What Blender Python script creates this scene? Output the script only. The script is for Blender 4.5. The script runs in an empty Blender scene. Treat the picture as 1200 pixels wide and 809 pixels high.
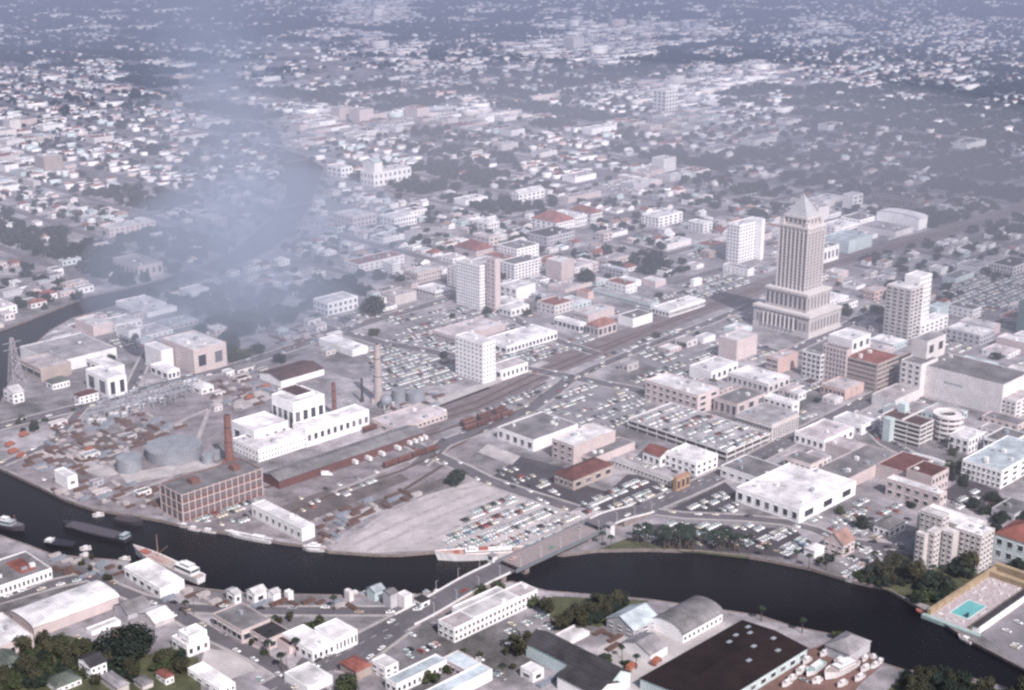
import bpy, math, random
import numpy as np
from mathutils import Vector
random.seed(7); rng = np.random.default_rng(7)
SC = bpy.context.scene; COL = SC.collection
R = math.radians
# ------------------------------------------------------------------ camera geometry
H = 400.0; F = 1700.0; PITCH = math.atan(544.5/F); CP, SP = math.cos(PITCH), math.sin(PITCH)
UA = math.atan2(1785.0, 1800.0)            # direction of the street grid
U = (math.cos(UA), math.sin(UA)); V = (-U[1], U[0])
def proj(x, y, z=0.0):
    q = H - z; D = y*CP + q*SP
    return 600 + F*x/D, 404.5 + F*(q*CP - y*SP)/D
def G(px, py, z=0.0):
    k = (py-404.5)/F; q = H - z
    y = q*(CP - k*SP)/(SP + k*CP)
    D = y*CP + q*SP
    return ((px-600)/F*D, y)
def tolen(P, d, px):
    x0, y0 = P; k = (px-600)/F; D0 = y0*CP + H*SP
    return (k*D0 - x0)/(d[0] - k*d[1]*CP)
def zat(P, ty):
    k = (ty-404.5)/F
    return H - P[1]*(SP + k*CP)/(CP - k*SP)
def ab(p): return (p[0]*U[0]+p[1]*U[1], p[0]*V[0]+p[1]*V[1])
def xy(a, b): return (a*U[0]+b*V[0], a*U[1]+b*V[1])
K = dict(a=(0,380,3.677), b=(250,380,3.677), c=(500,380,3.677), d=(700,380,3.677), e=(900,380,3.677),
 f=(0,590,3.693), g=(250,590,3.693), h=(500,590,3.693), i=(700,590,3.693), j=(900,590,3.693), k=(500,220,3.677),
 l=(800,200,2.89), m=(0,180,2.89), n=(300,120,2.89), o=(860,220,4.257), p=(1000,280,5.78), q=(1040,560,6.744),
 r=(1080,400,4.045), s=(130,700,7.425), t=(640,300,5.0), u=(380,300,4.615), v=(0,700,7.425), w=(380,700,6.667),
 x=(1040,640,4.7875), z=(0,0,1.0))
def px(key, X, Y):
    o = K[key]; return (o[0]+X/o[2], o[1]+Y/o[2])
def GP(key, X, Y, z=0.0): return G(*px(key, X, Y), z)
# ------------------------------------------------------------------ materials
MATS = {}
def mat(name, col, var=0.12, scale=0.15, rough=0.85, rnd=0.0, spec=0.3, metal=0.0, detail=5, bump=0.0, seam=False):
    if name in MATS: return MATS[name]
    m = bpy.data.materials.new(name); m.use_nodes = True; nt = m.node_tree; N = nt.nodes; L = nt.links
    b = N['Principled BSDF']; b.inputs['Roughness'].default_value = rough; b.inputs['Metallic'].default_value = metal
    b.inputs['Specular IOR Level'].default_value = spec
    tc = N.new('ShaderNodeTexCoord'); n1 = N.new('ShaderNodeTexNoise'); n1.inputs['Scale'].default_value = scale; n1.inputs['Detail'].default_value = detail
    n1.inputs['Roughness'].default_value = 0.65
    L.new(tc.outputs['Object'], n1.inputs['Vector'])
    mr = N.new('ShaderNodeMapRange'); mr.inputs['From Min'].default_value = 0.3; mr.inputs['From Max'].default_value = 0.7
    mr.inputs['To Min'].default_value = 1-var; mr.inputs['To Max'].default_value = 1+var
    L.new(n1.outputs['Fac'], mr.inputs['Value'])
    last = mr.outputs['Result']
    if seam:
        wv = N.new('ShaderNodeTexWave'); wv.inputs['Scale'].default_value = .16; wv.inputs['Distortion'].default_value = 1.5; L.new(tc.outputs['Object'], wv.inputs['Vector'])
        m3 = N.new('ShaderNodeMapRange'); m3.inputs['To Min'].default_value = .86; m3.inputs['To Max'].default_value = 1.05; L.new(wv.outputs['Fac'], m3.inputs['Value'])
        n3 = N.new('ShaderNodeTexNoise'); n3.inputs['Scale'].default_value = .035; n3.inputs['Detail'].default_value = 2; L.new(tc.outputs['Object'], n3.inputs['Vector'])
        m4 = N.new('ShaderNodeMapRange'); m4.inputs['From Min'].default_value = .35; m4.inputs['From Max'].default_value = .65; m4.inputs['To Min'].default_value = .8; m4.inputs['To Max'].default_value = 1.15; L.new(n3.outputs['Fac'], m4.inputs['Value'])
        for q in (m3, m4):
            mm = N.new('ShaderNodeMath'); mm.operation = 'MULTIPLY'; L.new(last, mm.inputs[0]); L.new(q.outputs['Result'], mm.inputs[1]); last = mm.outputs[0]
    if rnd:
        oi = N.new('ShaderNodeObjectInfo'); m2 = N.new('ShaderNodeMapRange')
        m2.inputs['To Min'].default_value = 1-rnd; m2.inputs['To Max'].default_value = 1+rnd
        L.new(oi.outputs['Random'], m2.inputs['Value'])
        mm = N.new('ShaderNodeMath'); mm.operation = 'MULTIPLY'; L.new(last, mm.inputs[0]); L.new(m2.outputs['Result'], mm.inputs[1]); last = mm.outputs[0]
    vm = N.new('ShaderNodeVectorMath'); vm.operation = 'SCALE'; vm.inputs[0].default_value = col[:3]
    L.new(last, vm.inputs['Scale']); L.new(vm.outputs['Vector'], b.inputs['Base Color'])
    if bump:
        bn = N.new('ShaderNodeBump'); bn.inputs['Strength'].default_value = bump; L.new(n1.outputs['Fac'], bn.inputs['Height']); L.new(bn.outputs['Normal'], b.inputs['Normal'])
    MATS[name] = m; return m
WALL = dict(W=(.86,.84,.87), P=(.58,.49,.50), G=(.46,.45,.50), T=(.40,.33,.31), B=(.17,.085,.08), O=(.38,.23,.15),
 Y=(.42,.30,.18), D=(.20,.18,.20), L=(.52,.60,.63), C=(.55,.40,.38), S=(.52,.48,.49), N=(.70,.66,.68), Q=(.14,.20,.22), X=(.12,.055,.055))
WNAME = dict(W='white', P='pinkish', G='grey', T='tan', B='brick', O='orange', Y='yellow', D='dark grey', L='pale blue', C='coral', S='stone', N='off-white', Q='teal', X='dark red')
def wall(c): return mat('wall_'+WNAME[c].replace(' ','_'), WALL[c], 0.13, 0.09, 0.85, 0.10)
ROOF = dict(g=(.17,.16,.175), w=(.64,.615,.65), b=(.085,.05,.052), R=(.23,.085,.075), k=(.045,.042,.05), p=(.46,.41,.44), l=(.42,.47,.52),
 G=(.10,.115,.105), m=(.31,.29,.32), C=(.30,.14,.12), n=(.018,.010,.011), o=(.35,.22,.20), X=(.11,.045,.045))
RNAME = dict(g='grey', w='pale', b='brown', R='red', k='dark', p='pinkish', l='pale blue', G='green grey', m='mid grey', C='orange-red', n='black', o='pink tiled', X='dark red')
def roofm(c): return mat('roof_'+RNAME[c].replace(' ','_'), ROOF[c], 0.38, 0.10, 0.9, 0.16, seam=True)
GLASS = mat('window_glass', (.035,.04,.055), 0.3, 0.5, 0.25, spec=0.5)
GLASS2 = mat('window_louvre', (.15,.145,.17), 0.3, 0.5, 0.5)
TRIM = mat('trim_white', (.70,.68,.70), 0.08, 0.4)
METAL = mat('galvanised_metal', (.30,.32,.37), 0.2, 0.3, 0.55, spec=0.5)
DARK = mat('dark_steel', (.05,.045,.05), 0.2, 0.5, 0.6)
# ------------------------------------------------------------------ mesh building
class MB:
    def __init__(s): s.v = []; s.f = []; s.m = []
    def add(s, vs, fs, mi=0):
        o = len(s.v); s.v += [tuple(p) for p in vs]
        for f in fs: s.f.append(tuple(i+o for i in f)); s.m.append(mi)
        return s
    def box(s, x0, x1, y0, y1, z0, z1, mi=0, top=None, bottom=True):
        vs = [(x0,y0,z0),(x1,y0,z0),(x1,y1,z0),(x0,y1,z0),(x0,y0,z1),(x1,y0,z1),(x1,y1,z1),(x0,y1,z1)]
        s.add(vs, [(0,1,5,4),(1,2,6,5),(2,3,7,6),(3,0,4,7)], mi); o = len(s.v)-8
        s.f.append((o+4,o+5,o+6,o+7)); s.m.append(mi if top is None else top)
        if bottom: s.f.append((o+3,o+2,o+1,o)); s.m.append(mi)
        return s
    def cyl(s, x, y, z0, z1, r0, r1=None, n=16, mi=0, cap=True):
        r1 = r0 if r1 is None else r1
        vs = [(x+r0*math.cos(2*math.pi*i/n), y+r0*math.sin(2*math.pi*i/n), z0) for i in range(n)] + [(x+r1*math.cos(2*math.pi*i/n), y+r1*math.sin(2*math.pi*i/n), z1) for i in range(n)]
        fs = [(i,(i+1)%n,n+(i+1)%n,n+i) for i in range(n)]
        if cap: fs += [tuple(range(n,2*n)), tuple(range(n-1,-1,-1))]
        return s.add(vs, fs, mi)
    def bar(s, p, q, r, mi=0):
        p, q = Vector(p), Vector(q); d = (q-p).normalized(); up = Vector((0,0,1)) if abs(d.z) < .9 else Vector((1,0,0))
        a = d.cross(up).normalized()*r; b = d.cross(a).normalized()*r
        vs = [p+a+b,p-a+b,p-a-b,p+a-b,q+a+b,q-a+b,q-a-b,q+a-b]
        return s.add(vs, [(0,1,5,4),(1,2,6,5),(2,3,7,6),(3,0,4,7),(3,2,1,0),(4,5,6,7)], mi)
    def mesh(s, name, mats):
        me = bpy.data.meshes.new(name); me.from_pydata(s.v, [], s.f)
        for m in (mats if isinstance(mats, (list,tuple)) else [mats]): me.materials.append(m)
        if any(s.m): me.polygons.foreach_set('material_index', s.m)
        me.update(); return me
    def obj(s, name, mats, parent=None, loc=(0,0,0), rz=0): return ob(name, s.mesh(name, mats), parent, loc, rz)
def ob(name, me, parent=None, loc=(0,0,0), rz=0):
    o = bpy.data.objects.new(name, me); COL.objects.link(o); o.location = loc; o.rotation_euler = (0,0,rz)
    if parent: o.parent = parent
    return o
def tag(o, label=None, cat=None, group=None, kind=None):
    if label: o['label'] = label
    if cat: o['category'] = cat
    if group: o['group'] = group
    if kind: o['kind'] = kind
    return o
def thing(name, label, cat, loc=(0,0,0), rz=0, group=None):
    o = ob(name, None, None, loc, rz); return tag(o, label, cat, group)
def sheet(name, pts, z, m, kind='structure', label=None):
    mb = MB(); mb.add([(p[0],p[1],z) for p in pts], [tuple(range(len(pts)))])
    o = mb.obj(name, m); o['kind'] = kind
    if o.data.polygons[0].normal.z < 0: o.data.flip_normals()
    if label: o['label'] = label
    return o
def pip(x, y, poly):
    c = False; n = len(poly); j = n-1
    for i in range(n):
        xi, yi = poly[i]; xj, yj = poly[j]
        if (yi > y) != (yj > y) and x < (xj-xi)*(y-yi)/(yj-yi)+xi: c = not c
        j = i
    return c
OCC = []                                    # footprints in street-grid coordinates
def occupied(a0, a1, b0, b1, mg=2.0):
    for r in OCC:
        if a0-mg < r[1] and a1+mg > r[0] and b0-mg < r[3] and b1+mg > r[2]: return True
    return False
# ------------------------------------------------------------------ windows
WCACHE = {}
def winmesh(w, h, g=0, sill=True):
    k = (round(w,1), round(h,1), g, sill)
    if k not in WCACHE:
        mb = MB().box(-k[0]/2, k[0]/2, -.10, .02, 0, k[1], 0)
        if sill:
            mb.box(-k[0]/2-.15, k[0]/2+.15, -.30, .02, -.25, -.003, 1)
            mb.box(-k[0]/2-.15, k[0]/2+.15, -.35, .02, k[1]+.003, k[1]+.2, 1)
        WCACHE[k] = mb.mesh('window', [GLASS2 if g else GLASS, TRIM])
    return WCACHE[k]
def winparts(root, spots, name='window', limit=100):
    """spots: (x, y, z, rotz, mesh) ; at most `limit` become parts, the rest one 'stuff' part"""
    for s in spots[:limit]: ob(name, s[4], root, s[:3], s[3])
    if len(spots) > limit:
        mb = MB()
        for x, y, z, rz, me in spots[limit:]:
            c, sn = math.cos(rz), math.sin(rz)
            vs = [(x+v.co.x*c-v.co.y*sn, y+v.co.x*sn+v.co.y*c, z+v.co.z) for v in me.vertices]
            o = len(mb.v); mb.v += vs
            for p in me.polygons: mb.f.append(tuple(i+o for i in p.vertices)); mb.m.append(p.material_index)
        mb.obj('upper_windows', [spots[0][4].materials[0], TRIM], root)['kind'] = 'stuff'
def facade(x0, y0, Lu, Lv, z0, z1, floors, cl, cr, ww=.45, wh=.5, g=0, sill=True):
    sp = []; fh = (z1-z0)/floors
    for side, n, L in (('l', cl, Lv), ('r', cr, Lu)):
        if not n: continue
        w = L/n*ww; hh = fh*wh; me = winmesh(w, hh, g, sill); me2 = winmesh(w, hh, 1-int(g), sill); rw = random.Random(int(abs(L*100)))
        for f in range(floors):
            z = z0 + fh*(f+.5) - hh/2
            for c in range(n):
                t = L*(c+.5)/n
                if side == 'l': sp.append((x0, y0+t, z, -math.pi/2, me if rw.random() < .72 else me2))
                else: sp.append((x0+t, y0, z, 0, me if rw.random() < .72 else me2))
    return sp
# ------------------------------------------------------------------ buildings
def solve(key, fx, fy, lx, rx, ty):
    s = K[key]; P = GP(key, fx, fy)
    Lu = max(3, tolen(P, U, s[0]+rx/s[2])); Lv = max(3, tolen(P, V, s[0]+lx/s[2])); h = max(2.5, zat(P, s[1]+ty/s[2]))
    return P, Lu, Lv, h
def wallbox(mb, x0, x1, y0, y1, z0, z1, para=.7, t=.35):
    mb.add([(x0,y0,z0),(x1,y0,z0),(x1,y1,z0),(x0,y1,z0),(x0,y0,z1),(x1,y0,z1),(x1,y1,z1),(x0,y1,z1)], [(0,1,5,4),(1,2,6,5),(2,3,7,6),(3,0,4,7)])
    if para:
        a = [(x0,y0,z1),(x1,y0,z1),(x1,y1,z1),(x0,y1,z1),(x0+t,y0+t,z1),(x1-t,y0+t,z1),(x1-t,y1-t,z1),(x0+t,y1-t,z1)]
        b = [(x,y,z1-para) for x,y,z in a[4:]]
        mb.add(a+b, [(0,1,5,4),(1,2,6,5),(2,3,7,6),(3,0,4,7),(4,5,9,8),(5,6,10,9),(6,7,11,10),(7,4,8,11)])
def roofmesh(kind, x0, x1, y0, y1, z, rise, o=.5):
    mb = MB(); t = .25
    if kind == 'flat':
        mb.box(x0+.35, x1-.35, y0+.35, y1-.35, z-1.1, z-.62, bottom=False); return mb
    x0 -= o; x1 += o; y0 -= o; y1 += o
    if kind == 'gable_v':
        m = roofmesh('gable', y0+o, y1-o, x0+o, x1-o, z, rise, o); m.v = [(b,a,c) for a,b,c in m.v]; m.f = [tuple(reversed(f)) for f in m.f]; return m
    if kind == 'hip':
        d = min(x1-x0, y1-y0)/2; cx0, cx1 = (x0+d, x1-d) if x1-x0 >= y1-y0 else ((x0+x1)/2,)*2
        cy0, cy1 = ((y0+y1)/2,)*2 if x1-x0 >= y1-y0 else (y0+d, y1-d)
        if x1-x0 >= y1-y0: top = [(cx0,cy0,z+rise),(cx1,cy0,z+rise)]; fs = [(0,1,5,4),(1,2,5),(2,3,4,5),(3,0,4)]
        else: top = [(cx0,cy0,z+rise),(cx0,cy1,z+rise)]; fs = [(0,1,4),(1,2,5,4),(2,3,5),(3,0,4,5)]
        mb.add([(x0,y0,z),(x1,y0,z),(x1,y1,z),(x0,y1,z)]+top, fs); mb.add([(x0,y0,z-t),(x1,y0,z-t),(x1,y1,z-t),(x0,y1,z-t),(x0,y0,z),(x1,y0,z),(x1,y1,z),(x0,y1,z)], [(0,1,5,4),(1,2,6,5),(2,3,7,6),(3,0,4,7),(3,2,1,0)]); return mb
    if kind == 'gable': prof = [(y0,z),((y0+y1)/2,z+rise),(y1,z)]
    else:
        n = 12; prof = [((y0+y1)/2-(y1-y0)/2*math.cos(math.pi*i/n), z+rise*math.sin(math.pi*i/n)) for i in range(n+1)]
    n = len(prof)
    vs = [(x0,a,b) for a,b in prof]+[(x1,a,b) for a,b in prof]+[(x0,a,b-t) for a,b in prof]+[(x1,a,b-t) for a,b in prof]
    fs = [(i,n+i,n+i+1,i+1) for i in range(n-1)] + [(2*n+i+1,3*n+i+1,3*n+i,2*n+i) for i in range(n-1)]
    fs += [(i,i+1,2*n+i+1,2*n+i) for i in range(n-1)] + [(n+i+1,n+i,3*n+i,3*n+i+1) for i in range(n-1)] + [(0,2*n,3*n,n),(n-1,2*n-1,4*n-1,3*n-1)]
    mb.add(vs, fs); return mb
def gabwall(mb, kind, x0, x1, y0, y1, z, rise):
    if kind == 'gable': pr = [(y0,z),((y0+y1)/2,z+rise-.3),(y1,z)]
    elif kind == 'barrel':
        n = 12; pr = [((y0+y1)/2-(y1-y0)/2*math.cos(math.pi*i/n), z+(rise-.3)*math.sin(math.pi*i/n)) for i in range(n+1)]
    elif kind == 'gable_v':
        for y in (y0, y1): mb.add([(x0,y,z),(x1,y,z),((x0+x1)/2,y,z+rise-.3)], [(0,1,2)])
        return
    else: return
    for x in (x0, x1): mb.add([(x,a,b) for a,b in pr], [tuple(range(len(pr)))])
def block(root, x0, x1, y0, y1, z0, h, wc, rc, kind='flat', rise=None, win=None, ww=.45, wh=.5, g=0, units=0, name='wall', wz=None, sill=True):
    if rise is None: rise = {'flat':0,'hip':.28,'gable':.28,'gable_v':.28,'barrel':.2}[kind]*min(x1-x0, y1-y0)
    mb = MB(); wallbox(mb, x0, x1, y0, y1, z0, h, .7 if kind == 'flat' else 0); gabwall(mb, kind, x0, x1, y0, y1, h, rise)
    mb.obj(name, wall(wc), root)
    roofmesh(kind, x0, x1, y0, y1, h, rise).obj('roof', roofm(rc), root)
    if win:
        zz = wz or (z0, h-(.9 if kind == 'flat' else .2))
        winparts(root, facade(x0, y0, x1-x0, y1-y0, zz[0], zz[1], win[0], win[1], win[2], ww, wh, g, sill))
    rr = random.Random(int(abs(x0*13+y1*7+h*31)*10))
    for _ in range(units):
        a = rr.uniform(x0+2, x1-4); b = rr.uniform(y0+2, y1-4); w = rr.uniform(1.4, 3.4)
        MB().box(a, a+w, b, b+rr.uniform(1.4,3), h-.62, h+rr.uniform(.6,1.8)).obj('roof_vent', [METAL, TRIM][rr.random()<.5], root)
def B(key, fx, fy, lx, rx, ty, wc, rc, label, kind='flat', win=None, name='building', cat='building', group=None, rise=None, units=None, h=None, ww=.45, wh=.5, g=0, more=None, wz=None, sill=True):
    P, Lu, Lv, hh = solve(key, fx, fy, lx, rx, ty); h = h or hh
    C = (P[0]+U[0]*Lu/2+V[0]*Lv/2, P[1]+U[1]*Lu/2+V[1]*Lv/2)
    root = thing(name, label, cat, (C[0], C[1], 0), UA, group)
    a, b = ab(P); OCC.append((a, a+Lu, b, b+Lv))
    if units is None: units = min(5, int(Lu*Lv/350)) if kind == 'flat' else 0
    block(root, -Lu/2, Lu/2, -Lv/2, Lv/2, -.5, h, wc, rc, kind, rise, win, ww, wh, g, units, wz=wz or ((.3, h-.9) if win else None), sill=sill)
    for m in (more or []):                   # further blocks of the same building, each from its own corner pixels
        k2 = m[0]; P2, Lu2, Lv2, h2 = solve(k2, *m[1:6]); o = dict(m[8]) if len(m) > 8 else {}
        h2 = o.pop('h', h2); a2, b2 = ab(P2); ca, cb = ab(C); OCC.append((a2, a2+Lu2, b2, b2+Lv2))
        block(root, a2-ca, a2-ca+Lu2, b2-cb, b2-cb+Lv2, -.5, h2, m[6], m[7], name='wing_wall', wz=(.3, h2-.9), **o)
    root['_d'] = (Lu, Lv, h)
    return root
# ------------------------------------------------------------------ surveyed buildings
ho, st, wh_, of, sh = ('house','house'), ('shop_building','shop'), ('warehouse','warehouse'), ('office_block','office building'), ('shed','shed')
def N(nc): return dict(name=nc[0], cat=nc[1])
# --- near shore, bottom left
B('f',150,585,55,515,537,'P','w','wide pale pink warehouse with a very low curved roof, by the lower left road','barrel',rise=2.2,**N(wh_))
B('f',-30,700,-160,150,635,'P','w','flat pale warehouse cut by the left edge, in front of the curved-roof warehouse',win=(1,0,5),**N(wh_))
QB = B('f',-40,418,-150,228,372,'W','g','long white quay building, grey roof with one red patch, far left near shore',win=(1,6,14),**N(wh_))
B('f',695,415,540,800,368,'W','w','white flat-roofed shed on the quay beside the moored freighter',win=(1,5,0),**N(sh))
B('s',670,528,535,860,425,'W','w','bright white two-tier house with a raised upper floor, beside the diagonal street',more=[('s',690,505,600,845,345,'W','w',dict(win=(1,1,0),units=1))],win=(1,3,3),units=0,**N(ho))
B('s',480,768,395,550,705,'W','R','tiny white house with a bright red hip roof among trees at the bottom left','hip',win=(1,2,2),**N(ho))
B('s',950,865,672,1085,800,'W','w','square white flat building with two roof vents, bottom edge left of centre',win=(1,4,3),**N(st))
B('s',60,850,-90,160,790,'S','m','grey hip-roofed house behind the trees at the bottom left','hip',**N(ho))
B('s',280,815,200,370,770,'S','g','small grey hip-roofed cottage next to the red-roofed house','hip',**N(ho))
B('v',60,680,-120,212,600,'W','G','white house with a green-grey gable roof at the far left bottom edge','hip',win=(1,3,3),**N(ho))
B('v',800,720,690,935,610,'W','k','white house with a black gable roof in the trees below the huge dark tree','gable',win=(2,2,3),**N(ho))
B('v',500,840,400,712,788,'W','G','long low white house with a green-grey roof at the bottom left','hip',win=(1,2,4),**N(ho))
B('v',800,338,752,1052,300,'W','w','narrow bright white shed along the drive of the curved-roof warehouse',**N(sh))
B('s',390,268,240,552,228,'S','w','pale patchy shack roof just behind the huge dark tree','gable',**N(sh))
B('s',150,200,30,350,150,'G','g','low dark grey open shed beside the curved-roof warehouse','gable',**N(sh))
_u, _v, _h = QB['_d']; MB().box(_u*.08, _u*.34, -_v*.3, _v*.3, _h-1.0, _h-.35).obj('roof_patch', roofm('R'), QB)
# --- near shore, centre left
B('g',125,610,0,250,552,'P','g','grey-roofed shop with white parapet and tall shop windows on the diagonal street',win=(1,6,2),ww=.7,**N(st))
B('g',235,640,140,332,590,'P','k','low building with a blackened roof next to the grey-roofed shop',win=(1,3,2),**N(st))
B('g',330,655,238,365,615,'P','b','narrow brown-roofed store between two white buildings on the diagonal street',**N(st))
B('g',432,690,300,525,640,'W','w','white corner shop with a stepped roof at the street junction',win=(1,5,4),**N(st))
B('g',530,652,440,625,588,'W','w','large white blank-walled shop behind the corner shop',win=(1,0,6),**N(st))
B('g',95,438,58,122,395,'W','w','small white boathouse with an orange awning, left one on the near quay','gable',win=(1,1,1),**N(sh))
B('g',180,438,145,232,395,'W','w','white boathouse with a wide orange awning, second from the left on the near quay','gable',win=(1,1,1),**N(sh))
B('g',262,432,236,292,392,'W','w','white boathouse without awning, third from the left on the near quay','gable',**N(sh))
B('g',326,425,308,348,388,'W','w','tiny white hut standing alone on the near quay',**N(sh))
B('g',590,428,568,608,385,'N','w','narrow off-white hut on the near quay left of the pale blue shed',**N(sh))
B('g',700,425,665,742,385,'L','l','pale blue quayside shed with a pale blue roof','gable',**N(sh))
B('g',768,458,735,797,395,'G','g','grey gabled quayside shed beside the pale blue one','gable',**N(sh))
B('g',828,458,795,862,405,'N','w','off-white hut at the water between grey shed and black-roofed kiosk',**N(sh))
B('g',902,460,868,937,428,'W','k','white kiosk with a black roof at the foot of the bridge ramp','hip',win=(1,1,1),**N(sh))
B('g',620,768,550,685,728,'T','R','small tan building with a dusty red hip roof at the bottom of the main street','hip',**N(ho))
B('g',745,765,685,802,712,'W','w','small white two-storey cube next to the red hip roof',win=(2,2,2),**N(st))
B('g',410,830,308,517,795,'W','w','white flat building cut by the bottom edge left of the round tree',**N(st))
# --- near shore, centre
B('h',120,605,50,480,540,'W','p','long white two-storey building with pink roof and windows, beside the bridge ramp',win=(2,3,20),more=[('h',205,560,110,400,450,'W','w',dict(h=9.5))],name='office_block',cat='office building')
B('z',465,815,452,524,799,'W','l','courtyard motel with a pale blue roof and pink inner walls around trees',h=6.5,win=(1,2,10),units=0,more=[('z',470,852,456,577,835,'W','l',dict(h=6.45)),('z',545,798,518,564,782,'P','l',dict(h=6.4,win=(1,5,0)))],name='motel',cat='motel')
B('i',155,592,40,262,548,'G','l','grey two-storey gabled workshop with a bright pale blue roof near the near bank','gable',win=(2,3,3),rise=5,**N(wh_))
B('i',370,606,235,540,568,'W','g','barrel-roofed grey shed with white walls, right of the gabled workshop','barrel',rise=5,win=(1,0,9),**N(wh_))
B('i',230,692,110,302,655,'W','m','low grey gabled shed in front of the barrel-roofed shed','gable',**N(sh))
BS = B('i',470,945,185,905,895,'L','n','enormous black tarred flat gabled shed at the bottom edge','gable',rise=2.0,win=(1,0,10),**N(wh_))
_u, _v, _h = BS['_d']
for _i, (_x, _y) in enumerate([(.38,.2),(.30,.3),(.42,-.1),(.2,.25),(.33,-.3),(.1,-.2),(.44,.32),(.25,-.05)]):
    _z = _h+2.0*(1-abs(_y)*2); MB().box(-1.6, 1.6, -1, 1, -.3, .35).obj('skylight', mat('skylight_glass', (.30,.33,.38), .2, .5, .4), BS, (_u*_x, _v*_y, _z))
B('h',620,615,556,705,597,'N','w','small pale flat shed behind the long black-roofed workshop',**N(sh))
B('h',790,845,430,880,782,'L','k','long workshop with a sagging black gable roof and pale blue side wall','gable_v',rise=5,**N(wh_))
B('h',730,890,565,830,830,'W','k','lower black gabled workshop at the bottom edge, in front of the long one','gable_v',rise=3,**N(wh_))
B('h',460,778,405,507,735,'W','w','tiny white garage hut in front of the black-roofed workshop',win=(1,1,1),**N(sh))
B('j',350,700,245,440,655,'G','m','grey hip-roofed boathouse on the bottom bank beside the boats ashore','hip',rise=4,**N(sh))
# --- far shore right
B('j',322,236,240,372,182,'P','o','victorian house with steep pink gables among palms by the river','gable',rise=6,win=(2,3,3),**N(ho))
B('j',200,238,155,242,208,'W','w','small white hip-roofed cottage left of the victorian house','hip',**N(ho))
B('j',525,152,455,592,112,'W','g','white grey-roofed house right of the dark trees and behind the victorian house','hip',win=(1,3,3),**N(ho))
B('q',1160,740,830,1330,545,'L','R','red tiled hip-roofed house at the right edge behind the hotel','hip',win=(2,4,2),**N(ho))
B('q',715,760,500,818,462,'S','w','hotel with stepped wings, rooftop penthouse and columns of paired windows on the river bank',win=(7,5,4),wh=.55,units=3,h=25,
  more=[('q',345,735,283,412,372,'S','w',dict(h=24.9,win=(7,2,3),wh=.55)),('q',492,738,408,540,395,'S','w',dict(h=24.8,win=(7,2,0),wh=.55)),('q',268,745,200,300,390,'S','w',dict(h=24.7,win=(7,2,0),wh=.55)),('q',640,700,215,760,400,'S','w',dict(h=24.6)),('q',400,690,225,455,215,'S','w',dict(h=32,win=(9,4,2)))],name='hotel',cat='hotel')
B('e',700,745,590,772,672,'P','X','pink building with a dark red roof and a taller stair block, above the hotel',win=(2,0,5),h=15,more=[('e',590,695,465,700,640,'P','X',{})],**N(of))
B('e',735,810,505,765,735,'P','w','low pinkish stepped annexe in front of the dark red roof',win=(2,6,2),**N(st))
B('e',860,562,775,927,497,'W','w','white two-storey block below the circular car ramp',win=(2,3,5),wh=.6,**N(of))
B('e',1030,583,925,1112,515,'W','g','white block with large square windows at the right edge below the department store',win=(2,5,3),ww=.7,wh=.6,**N(of))
B('e',1000,712,830,1190,632,'W','l','bright pale blue roofed white apartment block fronted by dark trees, right edge',win=(3,8,5),**N(of))
B('e',180,682,65,236,605,'P','g','pinkish two-storey shop with a grey flat roof below the columned bank',win=(2,5,2),**N(st))
B('e',330,722,190,560,672,'P','g','broad dark grey flat roof building between two streets, above the white warehouse',**N(wh_))
B('e',240,548,113,367,502,'W','p','white building with a pink striped roof across from the columned bank',win=(1,5,5),**N(st))
B('e',388,592,245,447,552,'P','p','low pink building with a bright back parapet next to the pink striped roof',**N(st))
B('e',402,480,278,462,438,'W','w','low white shop with four windows behind the pink striped roof',win=(1,4,1),**N(st))
B('e',330,327,225,412,285,'C','p','low salmon building with an arcade of dark windows below the office with ribbon windows',win=(1,6,0),wh=.6,**N(st))
B('e',545,372,445,652,328,'N','p','low pale building at the foot of the department store',**N(st))
B('z',936,614,862,1002,597,'W','w','large white-walled warehouse with a wide pale roof by the river drive',win=(1,7,3),**N(wh_))
B('e',465,296,330,556,172,'T','R','six-storey office block with ribbon windows and a rust red roof',win=(6,1,5),ww=.9,wh=.42,g=1,units=3,sill=False,**N(of))
B('e',330,262,228,350,112,'P','g','pink eight-storey block with white window columns left of the ribbon-window office',win=(7,7,0),ww=.4,wh=.7,**N(of))
B('e',222,242,143,236,132,'W','k','narrow white block with open dark window bays beside the pink block',win=(5,4,1),ww=.6,wh=.6,**N(of))
B('e',352,225,250,432,70,'W','w','tall bright white windowless block rising behind the pink block',win=(3,0,3),**N(of))
DS = B('e',1000,397,565,1112,262,'N','g','huge windowless pale grey department store with a roof tower and parapet',more=[('e',668,290,603,748,75,'N','m',dict(win=(3,0,2))),('e',648,318,562,720,175,'N','g',dict(win=(6,3,0),ww=.45))],units=5,name='department_store',cat='department store')
B('r',440,372,372,520,285,'N','p','small block with paired windows at the right edge below the department store',win=(4,3,3),**N(of))
B('p',1180,655,1098,1330,440,'Q','g','teal glass block cut by the right edge above the department store',**N(of))
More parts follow.
